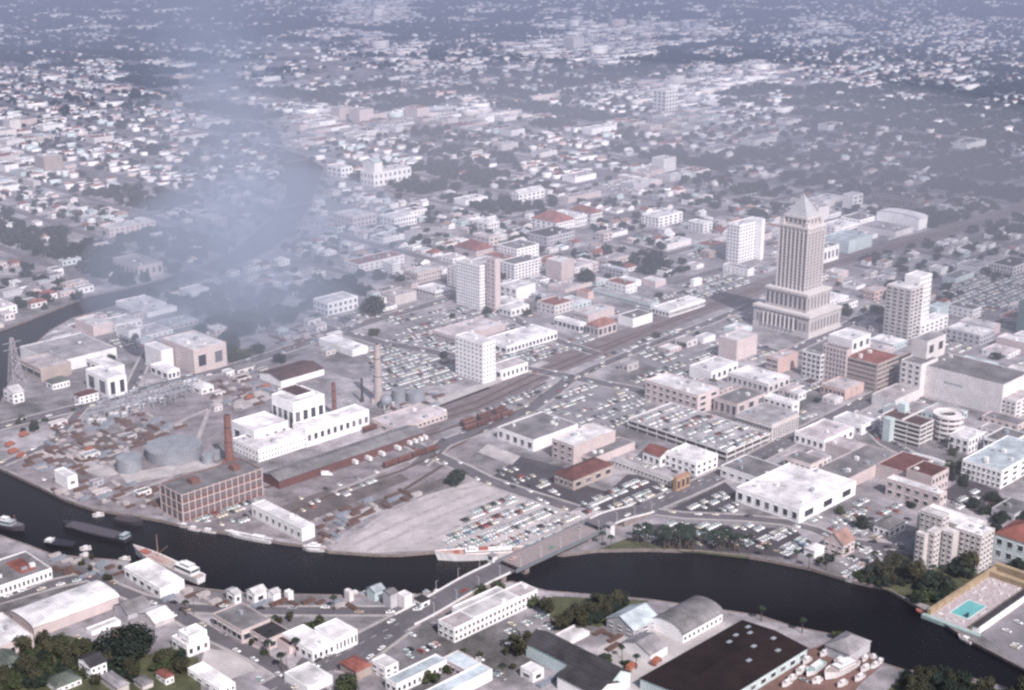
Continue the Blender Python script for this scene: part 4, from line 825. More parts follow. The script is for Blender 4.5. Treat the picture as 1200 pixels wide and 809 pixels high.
# ------------------------------------------------------------------ roads, yards
ASPH = mat('asphalt', (.12,.11,.128), .25, .05); ASPD = mat('asphalt_dark', (.062,.055,.067), .25, .06); ASPL = mat('asphalt_worn', (.21,.195,.22), .3, .05)
PAVE = mat('pavement', (.36,.33,.34), .2, .1); GRAV = mat('gravel', (.42,.38,.40), .28, .05); BALL = mat('rail_ballast', (.155,.125,.135), .35, .08); YARD = mat('yard_dirt', (.21,.185,.205), .55, .06); GRASS = mat('mown_grass', (.075,.078,.045), .4, .1); PALE = mat('pale_concrete', (.42,.39,.40), .25, .04); LINE = mat('road_paint', (.7,.7,.7), .05)
RD = []                                     # exclusion polygons (pixels) and road segments (world)
def ribbon(name, pp, w, z, m, world=False, excl=True, pave=0, line=False, me_=None):
    P = pp if world else [G(*p) for p in pp]; n = len(P); mb = MB()
    def side(i, d):
        a = P[max(0,i-1)]; b = P[min(n-1,i+1)]; l = math.hypot(b[0]-a[0], b[1]-a[1]); return (P[i][0]-(b[1]-a[1])/l*d, P[i][1]+(b[0]-a[0])/l*d)
    def strip(d0, d1, z0, z1=None):
        vs = []
        for i in range(n): vs += [(*side(i,d0),z0),(*side(i,d1),z1 or z0)]
        return vs, [(2*i,2*i+1,2*i+3,2*i+2) for i in range(n-1)]
    vs, fs = strip(w/2, -w/2, z); o = MB().add(vs, fs).obj(name, m); o['kind'] = 'structure'
    for p in o.data.polygons:
        if p.normal.z < 0: p.flip()
    if pave:
        mb = MB()
        for s in (1, -1):
            a, b = s*w/2, s*(w/2+pave)
            for i in range(n-1):
              A0, B0, A1, B1 = side(i,a), side(i,b), side(i+1,a), side(i+1,b); kk = max(1, int(math.hypot(A1[0]-A0[0], A1[1]-A0[1])/5))
              lp = lambda p, q, t: (p[0]+(q[0]-p[0])*t, p[1]+(q[1]-p[1])*t)
              for j in range(kk):
                q = [lp(A0,A1,j/kk), lp(B0,B1,j/kk), lp(B0,B1,(j+1)/kk), lp(A0,A1,(j+1)/kk)]; mx_ = ((q[0][0]+q[2][0])/2, (q[0][1]+q[2][1])/2)
                if onother(mx_, me_): continue
                mb.add([(x,y,0) for x,y in q]+[(x,y,z+.12) for x,y in q], [(4,5,6,7),(0,3,7,4),(1,5,6,2)])
        o = mb.obj('pavement', PAVE); o['kind'] = 'structure'
    if line:
        mb = MB()
        for i in range(n-1):
            L = math.hypot(P[i+1][0]-P[i][0], P[i+1][1]-P[i][1]); k = int(L/9); dx, dy = (P[i+1][0]-P[i][0])/L, (P[i+1][1]-P[i][1])/L
            for j in range(k):
                t = j*9; x, y = P[i][0]+dx*t, P[i][1]+dy*t; mb.add([(x-dy*.12,y+dx*.12,z+.006),(x+dy*.12,y-dx*.12,z+.006),(x+dy*.12+dx*4,y-dx*.12+dy*4,z+.006),(x-dy*.12+dx*4,y+dx*.12+dy*4,z+.006)], [(0,1,2,3)])
        o = mb.obj('road_markings', LINE); o['kind'] = 'structure'
        for p in o.data.polygons:
            if p.normal.z < 0: p.flip()
    if excl:
        for i in range(n-1): RD.append((*P[i], *P[i+1], w/2+pave))
def near_road(x, y, m=0):
    for x0, y0, x1, y1, w in RD:
        dx, dy = x1-x0, y1-y0; t = max(0, min(1, ((x-x0)*dx+(y-y0)*dy)/(dx*dx+dy*dy))); 
        if (x-x0-dx*t)**2+(y-y0-dy*t)**2 < (w+m)**2: return True
    return False
def onother(p, me_):
    for k, (nm, pp, w) in enumerate(ROADS+[('b', [(474,727),(760,594)], 17)]):
        if k == me_ or (me_ is not None and k == len(ROADS) and 0): continue
        P = [G(*q) for q in pp]
        for (x0,y0), (x1,y1) in zip(P, P[1:]):
            dx, dy = x1-x0, y1-y0; t = max(0, min(1, ((p[0]-x0)*dx+(p[1]-y0)*dy)/(dx*dx+dy*dy)))
            if (p[0]-x0-dx*t)**2+(p[1]-y0-dy*t)**2 < (w/2+.8)**2: return True
    return False
ROADS = [('main_street', [(318,809),(478,725)], 17), ('bridge_street', [(742,601),(800,577),(870,545),(932,512),(1000,478),(1060,448)], 15),
 ('quay_road', [(-60,648),(0,706),(60,685),(100,676)], 10), ('quay_road', [(96,668),(130,688),(165,702),(210,712),(290,716),(450,716),(500,711),(540,698)], 9), ('diagonal_street', [(195,712),(245,742),(300,768),(345,795),(380,815)], 10),
 ('long_street', [(-40,512),(0,500),(82,480),(152,461),(217,443),(261,434),(320,415),(380,395),(440,375),(500,358),(560,340)], 13),
 ('cross_street', [(350,375),(440,400),(520,415),(590,428),(660,440),(704,449),(745,457),(830,480)], 12), ('yard_street', [(480,520),(545,550),(568,562),(620,580),(674,597)], 11), ('yard_street', [(490,545),(520,520),(560,505),(620,480),(655,455),(672,440)], 12),
 ('river_drive', [(770,600),(800,604),(870,607),(920,612),(955,621),(985,634),(1060,642)], 8), ('tower_street', [(845,395),(880,405),(940,420),(1000,440),(1050,460),(1120,480)], 11), ('tower_street', [(930,410),(970,392),(1010,372)], 10),
 ('track_road', [(655,452),(700,430),(760,405),(830,378),(880,358)], 9), ('garage_street', [(1010,490),(1040,520),(1090,545),(1130,560)], 11), ('wide_street', [(300,360),(420,375)], 10),
 ('shore_road', [(1025,640),(1040,655),(1050,665)], 7), ('market_street', [(600,372),(640,395),(700,415)], 10), ('far_street', [(830,240),(900,225),(960,205)], 10), ('slip_road', [(350,775),(410,785),(470,740)], 8), ('plant_road', [(152,459),(162,438),(174,413)], 9), ('yard_loop', [(0,545),(60,520),(100,475)], 7)]
for i_, (nm, pp, w) in enumerate(ROADS): ribbon(nm, pp, w, .02+.004*i_, ASPH, pave=2.2, line=w > 12, me_=i_)
ribbon('white_apron', [(470,489),(520,470),(560,455),(610,436),(640,424)], 9, .03, PALE)
ribbon('rail_corridor', [(470,500),(560,470),(640,432),(700,408),(760,385),(830,358),(880,340),(960,312),(1040,290),(1120,268),(1200,243),(1300,214),(1400,185)], 34, .012, BALL)
ribbon('rail_corridor', [(320,570),(400,545),(470,518),(510,500)], 14, .016, BALL)
for d in (-2.2, 2.2):
    pass
# rail tracks
def tracks():
    paths = [[(470,500),(560,470),(640,432),(700,408),(760,385),(830,358),(880,340),(960,312),(1040,290),(1120,268),(1200,243)], [(470,506),(560,478),(640,440),(705,412),(760,388),(830,361),(880,343),(960,315),(1040,293),(1120,271),(1200,246)],
     [(310,572),(400,548),(470,522),(560,490),(640,448)], [(320,610),(400,575),(470,552),(540,520),(600,485),(650,452)], [(370,640),(430,600),(480,570),(520,545)]]
    paths = [[G(*p) for p in q] for q in paths] + [[p, q] for p, q in RAILS]
    st_ = mat('rail_steel', (.22,.17,.17), .1, 1, .4, metal=.6); sl = mat('sleepers', (.09,.06,.055), .3, 1)
    for P in paths:
        mb = MB(); sb = MB()
        for i in range(len(P)-1):
            (x0,y0),(x1,y1) = P[i], P[i+1]; L = math.hypot(x1-x0, y1-y0); nx, ny = -(y1-y0)/L, (x1-x0)/L
            for s in (-.75, .75): mb.bar((x0+nx*s,y0+ny*s,.28), (x1+nx*s,y1+ny*s,.28), .09)
            sb.add([(x0+nx*1.5,y0+ny*1.5,.03),(x0-nx*1.5,y0-ny*1.5,.03),(x1-nx*1.5,y1-ny*1.5,.03),(x1+nx*1.5,y1+ny*1.5,.03),(x0+nx*1.2,y0+ny*1.2,.16),(x0-nx*1.2,y0-ny*1.2,.16),(x1-nx*1.2,y1-ny*1.2,.16),(x1+nx*1.2,y1+ny*1.2,.16)], [(4,5,6,7),(0,4,7,3),(1,2,6,5)])
        t = thing('railway_track', 'steel railway track on dark ballast in the rail yard', 'railway track', (0,0,0), 0, 'railway tracks of the yard'); mb.obj('rails', st_, t); sb.obj('sleeper_bed', sl, t)
tracks()
def area(name, pp, z, m, ex=True):
    P = [G(*p) for p in pp]; mb = MB(); tr = tessellate_polygon([[Vector((*p,0)) for p in P]]); mb.add([(*p, z) for p in P], tr); me = mb.mesh(name, m)
    for p in me.polygons:
        if p.normal.z < 0: p.flip()
    ob(name, me)['kind'] = 'structure'
area('gravel_lot', [(388,645),(440,608),(500,580),(560,562),(600,572),(670,598),(735,600),(690,622),(650,638),(612,643),(510,645),(440,648)], .004, GRAV)
area('works_yard', [(0,545),(60,520),(180,470),(260,440),(330,450),(300,520),(220,560),(190,605),(110,595),(45,568)], .004, YARD)
area('plant_yard', [(310,575),(330,560),(490,508),(560,520),(545,552),(500,575),(430,605),(380,642),(300,625),(250,620),(215,612)], .004, YARD)
area('car_park', [(430,405),(510,385),(545,370),(640,395),(655,420),(600,440),(530,450),(440,460)], .004, ASPL)
area('car_park', [(575,560),(610,535),(660,548),(690,570),(740,585),(730,600),(672,594),(620,578)], .004, ASPD)
area('car_park', [(735,556),(830,560),(790,590),(742,598),(700,588)], .005, ASPD)
area('car_park', [(780,600),(850,565),(870,585),(860,600)], .006, ASPD)
area('car_park', [(742,616),(800,613),(930,620),(952,636),(930,655),(870,648),(760,640),(740,630)], .004, ASPD)
area('car_park', [(640,470),(700,450),(760,462),(735,500),(690,505),(600,500)], .007, ASPL)
area('car_park', [(1120,320),(1200,300),(1200,372),(1130,368),(1100,345)], .004, ASPL)
area('hotel_lot', [(1100,580),(1130,560),(1170,575),(1175,600),(1140,600)], .004, ASPD)
area('quay_lot', [(1150,745),(1185,700),(1200,680),(1300,700),(1300,840),(1200,780)], .004, ASPL)
area('river_lawn', [(625,705),(650,699),(760,704),(745,725),(700,735),(640,722)], .004, GRASS)
area('boat_yard', [(890,809),(945,762),(985,748),(1008,762),(1033,780),(1010,800),(985,830),(900,830)], .005, mat('boatyard_dirt', (.17,.10,.09), .35, .05))
area('sandy_lot', [(240,760),(285,765),(300,785),(260,800),(232,790)], .004, PALE)
area('sandy_track', [(700,760),(742,738),(760,728),(800,722),(830,727),(880,737),(760,809),(700,830)], .004, PALE)
area('grove_floor', [(0,748),(80,745),(150,765),(232,770),(236,809),(200,850),(0,850),(-60,800)], .004, GRASS)
area('hotel_garden', [(1005,678),(1010,660),(1060,650),(1155,660),(1150,690),(1095,712),(1060,700)], .004, GRASS)
area('shore_lawn', [(1040,809),(1062,788),(1110,792),(1200,816),(1300,872),(1200,900),(1040,900)], .004, GRASS)
area('palm_lawn', [(738,630),(770,640),(880,650),(878,655),(770,643),(700,644)], .008, GRASS)
# tyre-worn lanes across the gravel and yards
WORN = mat('worn_track', (.36,.325,.345), .3, .2)
for i, pp in enumerate([[(400,645),(470,612),(560,575)], [(430,646),(500,612),(580,580)], [(470,646),(530,620),(600,588)], [(395,640),(450,606),(520,578),(575,566)], [(60,560),(140,530),(220,490),(300,455)], [(120,590),(200,560),(230,520),(245,480)], [(330,600),(420,565),(500,530)], [(560,500),(620,478),(690,452)], [(600,600),(640,612),(690,612)]]):
    ribbon('wheel_track', pp, 3.4, .011+.0007*i, WORN, excl=False)
# ------------------------------------------------------------------ bridge
def bridge():
    p0 = G(474,727); p1 = G(760,594)
    dx, dy = p1[0]-p0[0], p1[1]-p0[1]; L = math.hypot(dx, dy); a = math.atan2(dy, dx); W = 17; hz = 4.6
    t = thing('road_bridge', 'road bridge with reddish bascule deck and white parapets over the river', 'bridge', (*p0, 0), a)
    s0, s1 = .34*L, .80*L
    def z(x):
        f = min(1, x/(s0*.9)) if x < s0 else min(1, (L-x)/((L-s1)*.95)); return .06+hz*(f*f*(3-2*f))
    n = 48; xs = [L*i/n for i in range(n+1)]
    def strip(name, y0, y1, x0, x1, m, dz=0, th=.5):
        q = [x for x in xs if x0 <= x <= x1]; mb = MB(); vs = []
        for x in q: vs += [(x,y0,z(x)+dz),(x,y1,z(x)+dz),(x,y0,z(x)+dz-th),(x,y1,z(x)+dz-th)]
        k = len(q); mb.add(vs, [f for i in range(k-1) for f in ((4*i,4*i+4,4*i+5,4*i+1),(4*i,4*i+2,4*i+6,4*i+4),(4*i+1,4*i+5,4*i+7,4*i+3),(4*i+2,4*i+3,4*i+7,4*i+6))]+[(0,1,3,2),(4*k-4,4*k-2,4*k-1,4*k-3)]); mb.obj(name, m, t)
    strip('approach', -W/2, W/2, 0, s0*1.12, ASPH); strip('approach', -W/2, W/2, s1*.93, L, ASPH)
    strip('bascule_deck', -W/2+.1, W/2-.1, s0*1.12, s1*.93, mat('bascule_grating', (.27,.225,.235), .15, .5), -.003, .9)
    for s in (-1, 1):
        strip('parapet', s*W/2-.2, s*W/2+.2, 0, s0*1.1, TRIM, 1.1, 1.3); strip('parapet', s*W/2-.2, s*W/2+.2, s1*.95, L, TRIM, 1.1, 1.3)
        strip('side_girder', s*(W/2+.22)-.2, s*(W/2+.22)+.2, s0*1.05, s1, mat('girder_paint', (.16,.17,.20), .15, .3), .9, 2.6)
        for i in range(12):
            x = s0*.2+(L-s0*.3)*i/11; MB().cyl(0, 0, 0, 7, .12, .08, 6).bar((0,0,7), (0,-s*1.8,7.4), .07).obj('lamp_post', TRIM, t, (x, s*(W/2+.2), z(x)+.5))
    strip('embankment', -W/2-1, W/2+1, 0, s0*.8, CONC, -.55, 4.4); strip('embankment', -W/2-1, W/2+1, s1*1.03, L, CONC, -.55, 4.4)
    for x in (s0*.98, s0*1.25, s1*.86, s1): MB().box(-2, 2, -W/2+1, W/2-1, -3.5, z(x)-1.0).obj('pier', CONC, t, (x, 0, 0))
    for x, y in ((s0*1.1, W/2+2.6), (s1*.95, -W/2-2.6)):
        h = MB().box(-2, 2, -2, 2, -3.5, 8.2).obj('bridge_tower', TRIM, t, (x, y, 0)); MB().box(-2.4, 2.4, -2.4, 2.4, 8.203, 8.7).obj('roof', roofm('m'), h); MB().box(-2.05, 2.05, -1.6, 1.6, 6, 7.6).obj('window', GLASS, h)
    MB().box(-5, 5, -1.5, 1.5, -3, -.4).obj('fender', TRIM, t, (s1*.9, -W/2-5, 0))
    RD.append((*p0, *p1, W/2+2))
bridge()
def strewn():
    pass
# ------------------------------------------------------------------ trees
def leafcloud(rs, R_, Hc, nl, nq, q, squash=.75, z0=0.0):
    """crown of many small leaf clumps spread through overlapping lobes"""
    vs, fs, ms = [], [], []; lobes = []
    for i in range(nl):
        a = rs.uniform(0, 2*math.pi); d = R_*.62*math.sqrt(rs.random()); z = z0+Hc*rs.uniform(.28, .78)*(1-.25*d/R_)
        lobes.append((d*math.cos(a), d*math.sin(a), z, R_*rs.uniform(.28, .5)))
    lobes.append((0, 0, z0+Hc*.55, R_*.55))
    for _ in range(nq):
        lx, ly, lz, lr = rs.choice(lobes); u_ = rs.uniform(-1, 1); th = rs.uniform(0, 2*math.pi); s = math.sqrt(1-u_*u_); rr = lr*rs.uniform(.72, 1.08)
        c = Vector((lx+rr*s*math.cos(th), ly+rr*s*math.sin(th), lz+rr*u_*squash*Hc/R_*.8))
        n = Vector((s*math.cos(th), s*math.sin(th), u_+.3)).normalized()+Vector((rs.uniform(-.6,.6), rs.uniform(-.6,.6), rs.uniform(-.6,.6))); n.normalize()
        t1 = n.cross(Vector((rs.uniform(-1,1), rs.uniform(-1,1), rs.uniform(-1,1)))).normalized(); t2 = n.cross(t1); k = q*rs.uniform(.6, 1.3); o = len(vs)
        for sx, sy in ((-1,-.8),(.9,-1),(1,.9),(-.8,1)): vs.append(tuple(c+t1*k*sx+t2*k*sy))
        fs.append((o,o+1,o+2,o+3)); ms.append(0 if rs.random() < .6 else 1)
    return vs, fs, ms
LEAF = {'green': (mat('leaves_green', (.030,.042,.020), .35, .3, .8, .25), mat('leaves_green_light', (.070,.082,.038), .3, .3, .8, .25)),
 'dark': (mat('leaves_dark', (.013,.022,.017), .35, .3, .8, .2), mat('leaves_dark_light', (.026,.038,.027), .3, .3, .8, .2)),
 'brown': (mat('needles_brown', (.036,.036,.022), .35, .3, .8, .2), mat('needles_light', (.062,.058,.034), .3, .3, .8, .2))}
BARK = mat('bark', (.10,.075,.06), .3, 1.0)
rs = random.Random(11); CROWN = {}; 
for kind in LEAF:
    for i in range(4):
        c = leafcloud(rs, 1, 1.25 if kind != 'brown' else 2.2, 10 if kind != 'brown' else 7, 1300, .060)
        m = MB(); m.v, m.f, m.m = c; CROWN[kind, i] = m.mesh('crown', list(LEAF[kind]))
tm = MB(); tm.cyl(0, 0, -.1, .7, .07, .045, 8)
for a in (0, 1.3, 2.5, 3.8, 5.1): tm.bar((0,0,.35), (.42*math.cos(a), .42*math.sin(a), .85), .018)
TRUNK = tm.mesh('trunk', BARK)
def tree(x, y, r, kind, label, group, nm='broadleaf_tree', cat='tree'):
    if kind == 'brown': nm = 'pine_tree'; label = label.replace('broadleaf', 'pine')
    t = thing(nm, label, cat, (x, y, 0), 0, group); t.rotation_euler = (0, 0, rs.uniform(0, 6.28)); sc = r*rs.uniform(.9, 1.1); t.scale = (sc*rs.uniform(.9,1.1), sc, sc*rs.uniform(.9, 1.15))
    ob('crown', CROWN[kind, rs.randrange(4)], t); ob('trunk', TRUNK, t); return t
pm = MB()
for k in range(15):
    a = k*2*math.pi/15+rs.uniform(-.2,.2); L = rs.uniform(.8, 1.1); dr = rs.uniform(-.2, .45); pts_ = []
    for i in range(6):
        f = i/5; pts_.append((L*f*math.cos(a)*2.6, L*f*math.sin(a)*2.6, 2.6*(dr*f-.95*f*f*(.6+dr))))
    for i in range(5):
        w0, w1 = (.12+.55*math.sin(math.pi*(i/5*.9+.08))), (.12+.55*math.sin(math.pi*((i+1)/5*.9+.08)))*(0.3 if i == 4 else 1); nx, ny = -math.sin(a), math.cos(a); p, q = pts_[i], pts_[i+1]
        pm.add([(p[0]-nx*w0*.8,p[1]-ny*w0*.8,p[2]-.25),p,(p[0]+nx*w0*.8,p[1]+ny*w0*.8,p[2]-.25),(q[0]-nx*w1*.8,q[1]-ny*w1*.8,q[2]-.25),q,(q[0]+nx*w1*.8,q[1]+ny*w1*.8,q[2]-.25)], [(0,1,4,3),(1,2,5,4)], k%2)
FROND = pm.mesh('crown', list(LEAF['dark'])); PT = MB().cyl(0, 0, -.2, 9, .28, .18, 8).mesh('trunk', BARK)
def palm(x, y, s, label, group):
    t = thing('palm_tree', label, 'palm tree', (x, y, 0), 0, group); t.rotation_euler = (R(rs.uniform(-4,4)), R(rs.uniform(-4,4)), rs.uniform(0, 6.28)); t.scale = (s,)*3
    ob('crown', FROND, t, (0,0,9)); ob('trunk', PT, t); return t
def prad(X, Y, rp): p = G(X, Y); return p, abs(G(X+rp, Y)[0]-p[0])
def T1(X, Y, rp, kind, label):
    p, r = prad(X, Y, rp); t = tree(*p, r*1.15, kind, label, None)
    if rp > 20:
        m = MB(); m.v, m.f, m.m = leafcloud(rs, 1, 1.0, 22, 5200, .032); t.children[0].data = m.mesh('crown', list(LEAF[kind]))
T1(149,765,33,'dark','huge dark spreading tree at the bottom left'); T1(533,567,14,'dark','lone round dark tree in the rail yard'); T1(612,768,13,'brown','brownish tree beside the parking yard below the bridge'); T1(1010,620,11,'dark','dark round tree right of the white warehouse by the river drive')
T1(566,700,12,'green','larger tree beside the bridge ramp'); T1(584,694,9,'green','smaller tree beside the bridge ramp'); T1(624,712,10,'green','first tree on the lawn by the bridge'); T1(640,722,10,'brown','second tree on the lawn by the bridge'); T1(405,812,17,'green','round tree cut by the bottom edge')
T1(766,318,17,'dark','big dark tree in the middle distance above the rail corridor'); T1(688,334,14,'dark','dark tree left of the big one in the middle distance'); T1(435,368,16,'dark','dark tree in the smoke beside the white hall'); T1(445,328,10,'dark','dark tree behind the smoky hall, right one'); T1(424,325,8,'dark','dark tree behind the smoky hall, left one')
T1(360,742,9,'green','tree in the yard behind the corner shop, left one'); T1(375,738,10,'green','tree in the yard behind the corner shop, right one'); T1(505,800,11,'green','courtyard tree of the motel, left one'); T1(524,788,8,'green','courtyard tree of the motel, right one'); T1(520,420,7,'dark','dark tree left of the brilliant white block')
T1(30,790,14,'dark','dark bushy tree at the bottom left corner'); T1(985,650,8,'green','tree left of the victorian house'); T1(1045,340,10,'dark','dark tree behind the tan tower'); T1(40,505,7,'dark','bush on the verge of the long street, left one'); T1(200-160,498,5,'green','small bush beside the verge bush at the left'); T1(330,425,8,'dark','tree at the left end of the dark brown shed')
T1(28,768,11,'brown','tall brown conical tree at the bottom left'); T1(196,770,10,'green','tree between the huge dark tree and the white two-tier house'); T1(980,748,7,'green','green tree at the bottom bank by the boathouse'); T1(785,735,6,'brown','bush between the two workshops near the lawn')
def grove(poly, n, r0, r1, kinds, label, group, pal=0):
    xs = [p[0] for p in poly]; ys = [p[1] for p in poly]; k = 0; tries = 0
    while k < n and tries < n*30:
        tries += 1; X, Y = rs.uniform(min(xs), max(xs)), rs.uniform(min(ys), max(ys))
        if not pip(X, Y, poly): continue
        p = G(X, Y); a, b = ab(p)
        if occupied(a-1, a+1, b-1, b+1, 1) or pip(X, Y, RIVER): continue
        if rs.random() < pal: palm(*p, rs.uniform(.8, 1.25), label.replace('tree', 'palm'), group+' (palms)')
        else: tree(*p, rs.uniform(r0, r1), rs.choice(kinds), label, group)
        k += 1
grove([(0,752),(60,752),(115,762),(122,790),(100,809),(0,809)], 42, 3.5, 6, ['green','green','brown','dark'], 'green tree in the grove at the bottom left corner', 'trees of the bottom left grove')
grove([(118,770),(150,778),(205,768),(232,785),(215,809),(118,809)], 22, 3, 5.5, ['green','brown','dark'], 'tree in the thicket below the huge dark tree', 'trees of the thicket')
grove([(0,745),(40,745),(110,765),(118,809),(0,809)], 26, 3, 5, ['green','dark','brown'], 'leafy tree filling the bottom left corner grove', 'more trees of the bottom left grove')
grove([(650,742),(658,728),(725,696),(736,700),(728,722),(668,748)], 44, 3.4, 5.2, ['brown','dark'], 'tall dark brownish tree in the dense row on the near bank', 'trees of the dense riverside row')
grove([(1003,678),(1022,664),(1062,668),(1075,680),(1120,668),(1150,672),(1140,688),(1092,708),(1060,704),(1030,690)], 72, 3.8, 7, ['green','dark','dark','dark','brown'], 'tree in the dense garden below the hotel', 'trees of the hotel garden', .3)
grove([(1045,800),(1062,790),(1110,794),(1200,818),(1200,840),(1045,830)], 44, 3.5, 6.5, ['brown','dark','dark'], 'dark tree on the shore at the bottom right corner', 'trees of the bottom right shore')
grove([(1108,515),(1128,520),(1140,560),(1118,582),(1108,560)], 20, 3, 4.8, ['dark','green'], 'dark tree in the strip beside the white two-storey block', 'trees of the strip by the white block', .3)
grove([(1135,590),(1165,585),(1200,595),(1200,625),(1160,612)], 26, 3, 5.5, ['dark'], 'dark tree in front of the pale blue roofed apartment block', 'trees before the apartment block')
grove([(228,395),(262,370),(290,350),(385,340),(380,385),(340,398),(262,402)], 46, 7, 11, ['dark'], 'dark hazy tree in the wood behind the drifting smoke', 'trees of the smoky wood')
grove([(700,775),(735,768),(762,790),(735,800),(705,790)], 8, 2, 3.6, ['green'], 'tree among the workshops at the bottom', 'trees among the workshops', .5)
grove([(1060,590),(1078,582),(1095,588),(1070,598)], 6, 2, 3, ['dark'], 'small dark tree in the hedge row before the pink annexe', 'hedge trees')
grove([(1165,670),(1200,660),(1200,690),(1180,690)], 6, 3, 5, ['dark'], 'dark tree beside the red tiled house', 'trees by the red tiled house')
grove([(300,735),(345,725),(390,740),(380,770),(320,790),(280,775)], 9, 1.8, 3, ['green','brown'], 'small tree between the buildings on the diagonal street', 'small trees of the diagonal street', .2)
grove([(535,760),(600,745),(640,770),(600,800),(560,790)], 9, 1.6, 3, ['green','brown'], 'small tree in the yard between motel and workshop', 'small trees of the motel yard', .2)
grove([(960,640),(1000,640),(1010,655),(985,672),(955,662)], 8, 2, 3.6, ['dark','green'], 'small tree around the victorian house', 'small trees around the victorian house', .4)
grove([(1160,620),(1200,625),(1200,660),(1165,655)], 8, 2.5, 4.5, ['dark'], 'dark tree right of the hotel', 'trees right of the hotel')
grove([(70,640),(140,660),(160,680),(130,690),(60,660)], 7, 1.6, 3, ['green','brown'], 'bush on the near quay left of the freighter', 'bushes on the near quay')
grove([(0,480),(100,470),(60,505),(0,510)], 8, 1.6, 3, ['green','dark'], 'bush on the verge below the long street', 'bushes below the long street')
for i in range(78):
    X = rs.uniform(742, 882); Y = rs.uniform(630, 643)+(X-742)*.06; palm(*G(X, Y), rs.uniform(.95, 1.45), 'palm in the long row on the far bank beside the car park', 'palms of the long riverside row')
for X, Y, l in [(716,644,'palm at the far end of the bridge, left one'),(706,640,'palm at the far end of the bridge, right one'),(898,655,'tall palm standing alone at the river car park'),(892,728,'palm at the near bank above the black shed, left one'),(940,742,'palm at the near bank above the black shed, right one'),(933,662,'palm before the white hip-roofed cottage, left one'),(948,666,'palm before the white hip-roofed cottage, right one'),(968,668,'palm beside the victorian house'),(218,722,'palm at the quay road bend'),(392,716,'palm on the quay road'),(700,790,'palm between the workshops')]: palm(*G(X, Y), 1.1, l, None)
# ------------------------------------------------------------------ car parks: rows of cars
LOTS = []
def lot(poly, zone, row=6.0, aisle=6.2, step=2.75, fill=.9, along='u', z=.02):
    LOTS.append(poly); P = [ab(G(*p)) for p in poly]; a0, a1 = min(p[0] for p in P), max(p[0] for p in P); b0, b1 = min(p[1] for p in P), max(p[1] for p in P)
    c0, c1, d0, d1 = (a0, a1, b0, b1) if along == 'u' else (b0, b1, a0, a1); d = d0+3; fl = 0
    while d < d1:
        c = c0
        while c < c1:
            a, b = (c, d) if along == 'u' else (d, c)
            if pip(a, b, P) and random.random() < fill and not occupied(a-1, a+1, b-2, b+2, 1) and not near_road(*xy(a, b), 1):
                CARS.append((*xy(a, b), z, UA+(math.pi/2 if along == 'u' else 0)+random.gauss(0,.04)+(math.pi if random.random() < .4 else 0), zone))
            c += step
            if random.random() < .03: c += step*2
        fl = 1-fl; d += 5.4 if fl else aisle+5.4
lot([(512,648),(530,622),(560,596),(600,572),(670,590),(722,600),(690,620),(655,636),(615,650),(560,640)], 'in the gravel lot by the river', fill=.93, aisle=5)
lot([(430,408),(520,384),(545,372),(600,385),(640,398),(640,412),(600,430),(545,440),(530,450),(440,462)], 'in the vast lot behind the power station', fill=.88, aisle=4)
lot([(640,565),(672,592),(570,560),(585,545),(640,560)], 'in the dark lot left of the dark red depot', fill=.45)
lot([(700,572),(745,562),(800,575),(790,590),(742,596),(672,594)], 'in the dark lot before the dark red depot', fill=.9)
lot([(783,600),(835,572),(868,585),(860,602)], 'in the lot at the street corner by the white hall', fill=.75)
lot([(742,616),(800,612),(880,615),(880,640),(760,638)], 'in the riverside lot behind the palms', fill=.8, aisle=5)
lot([(884,618),(932,621),(950,636),(925,652),(890,645)], 'in the riverside lot right of the palms', fill=.85)
lot([(560,475),(600,458),(650,440),(660,450),(620,470),(600,485),(570,490)], 'along the rail fork', fill=.6)
lot([(605,490),(640,460),(690,445),(700,455),(680,475),(640,500)], 'in the lot right of the rail fork', fill=.85)
lot([(660,495),(700,470),(740,462),(760,470),(760,500),(700,505)], 'in the lot before the three-storey building', fill=.6)
lot([(560,455),(600,440),(640,425),(650,432),(600,452)], 'in the strip below the brilliant white block', fill=.5)
lot([(628,440),(700,405),(770,385),(810,378),(800,395),(740,420),(690,435),(650,442)], 'in the strip below the depot', fill=.6)
lot([(735,445),(780,425),(830,410),(870,420),(840,440),(800,455),(760,460)], 'in the lot beyond the crossing', fill=.75)
lot([(600,418),(690,392),(700,400),(640,430)], 'in the forecourt of the depot', fill=.7)
lot([(1110,322),(1200,302),(1200,360),(1150,366),(1100,350)], 'in the crowded lot right of the tan tower', fill=.85, aisle=3)
lot([(1085,330),(1150,312),(1160,300),(1100,310)], 'beyond the tan tower', fill=.6)
lot([(985,660),(1010,640),(1050,635),(1050,650),(1020,670),(992,680)], 'in the crowded lot right of the victorian house', fill=.9, aisle=3)
lot([(945,610),(1000,595),(1020,605),(1010,630),(970,625)], 'right of the white warehouse on the river drive', fill=.6)
lot([(1110,590),(1130,572),(1168,582),(1165,600),(1120,600)], 'in the lot above the hotel', fill=.45)
lot([(1160,740),(1185,700),(1200,690),(1260,720),(1200,770)], 'in the lot right of the pool club', fill=.35)
lot([(600,770),(590,735),(640,720),(660,735),(640,745)], 'in the yard beside the long white block', fill=.5)
lot([(862,402),(905,408),(935,415),(900,428),(850,418)], 'below the skyscraper', fill=.6)
lot([(990,372),(1030,350),(1045,360),(1010,385)], 'right of the skyscraper', fill=.6)
lot([(300,775),(330,790),(350,805),(320,809),(285,790)], 'below the diagonal street', fill=.35)
lot([(455,752),(520,725),(535,745),(480,775)], 'on the forecourt before the motel', fill=.3)
lot([(540,770),(600,750),(615,765),(590,800),(560,790)], 'in the yard between motel and workshop', fill=.3)
lot([(255,735),(300,762),(290,772),(245,748)], 'along the diagonal street', fill=.35)
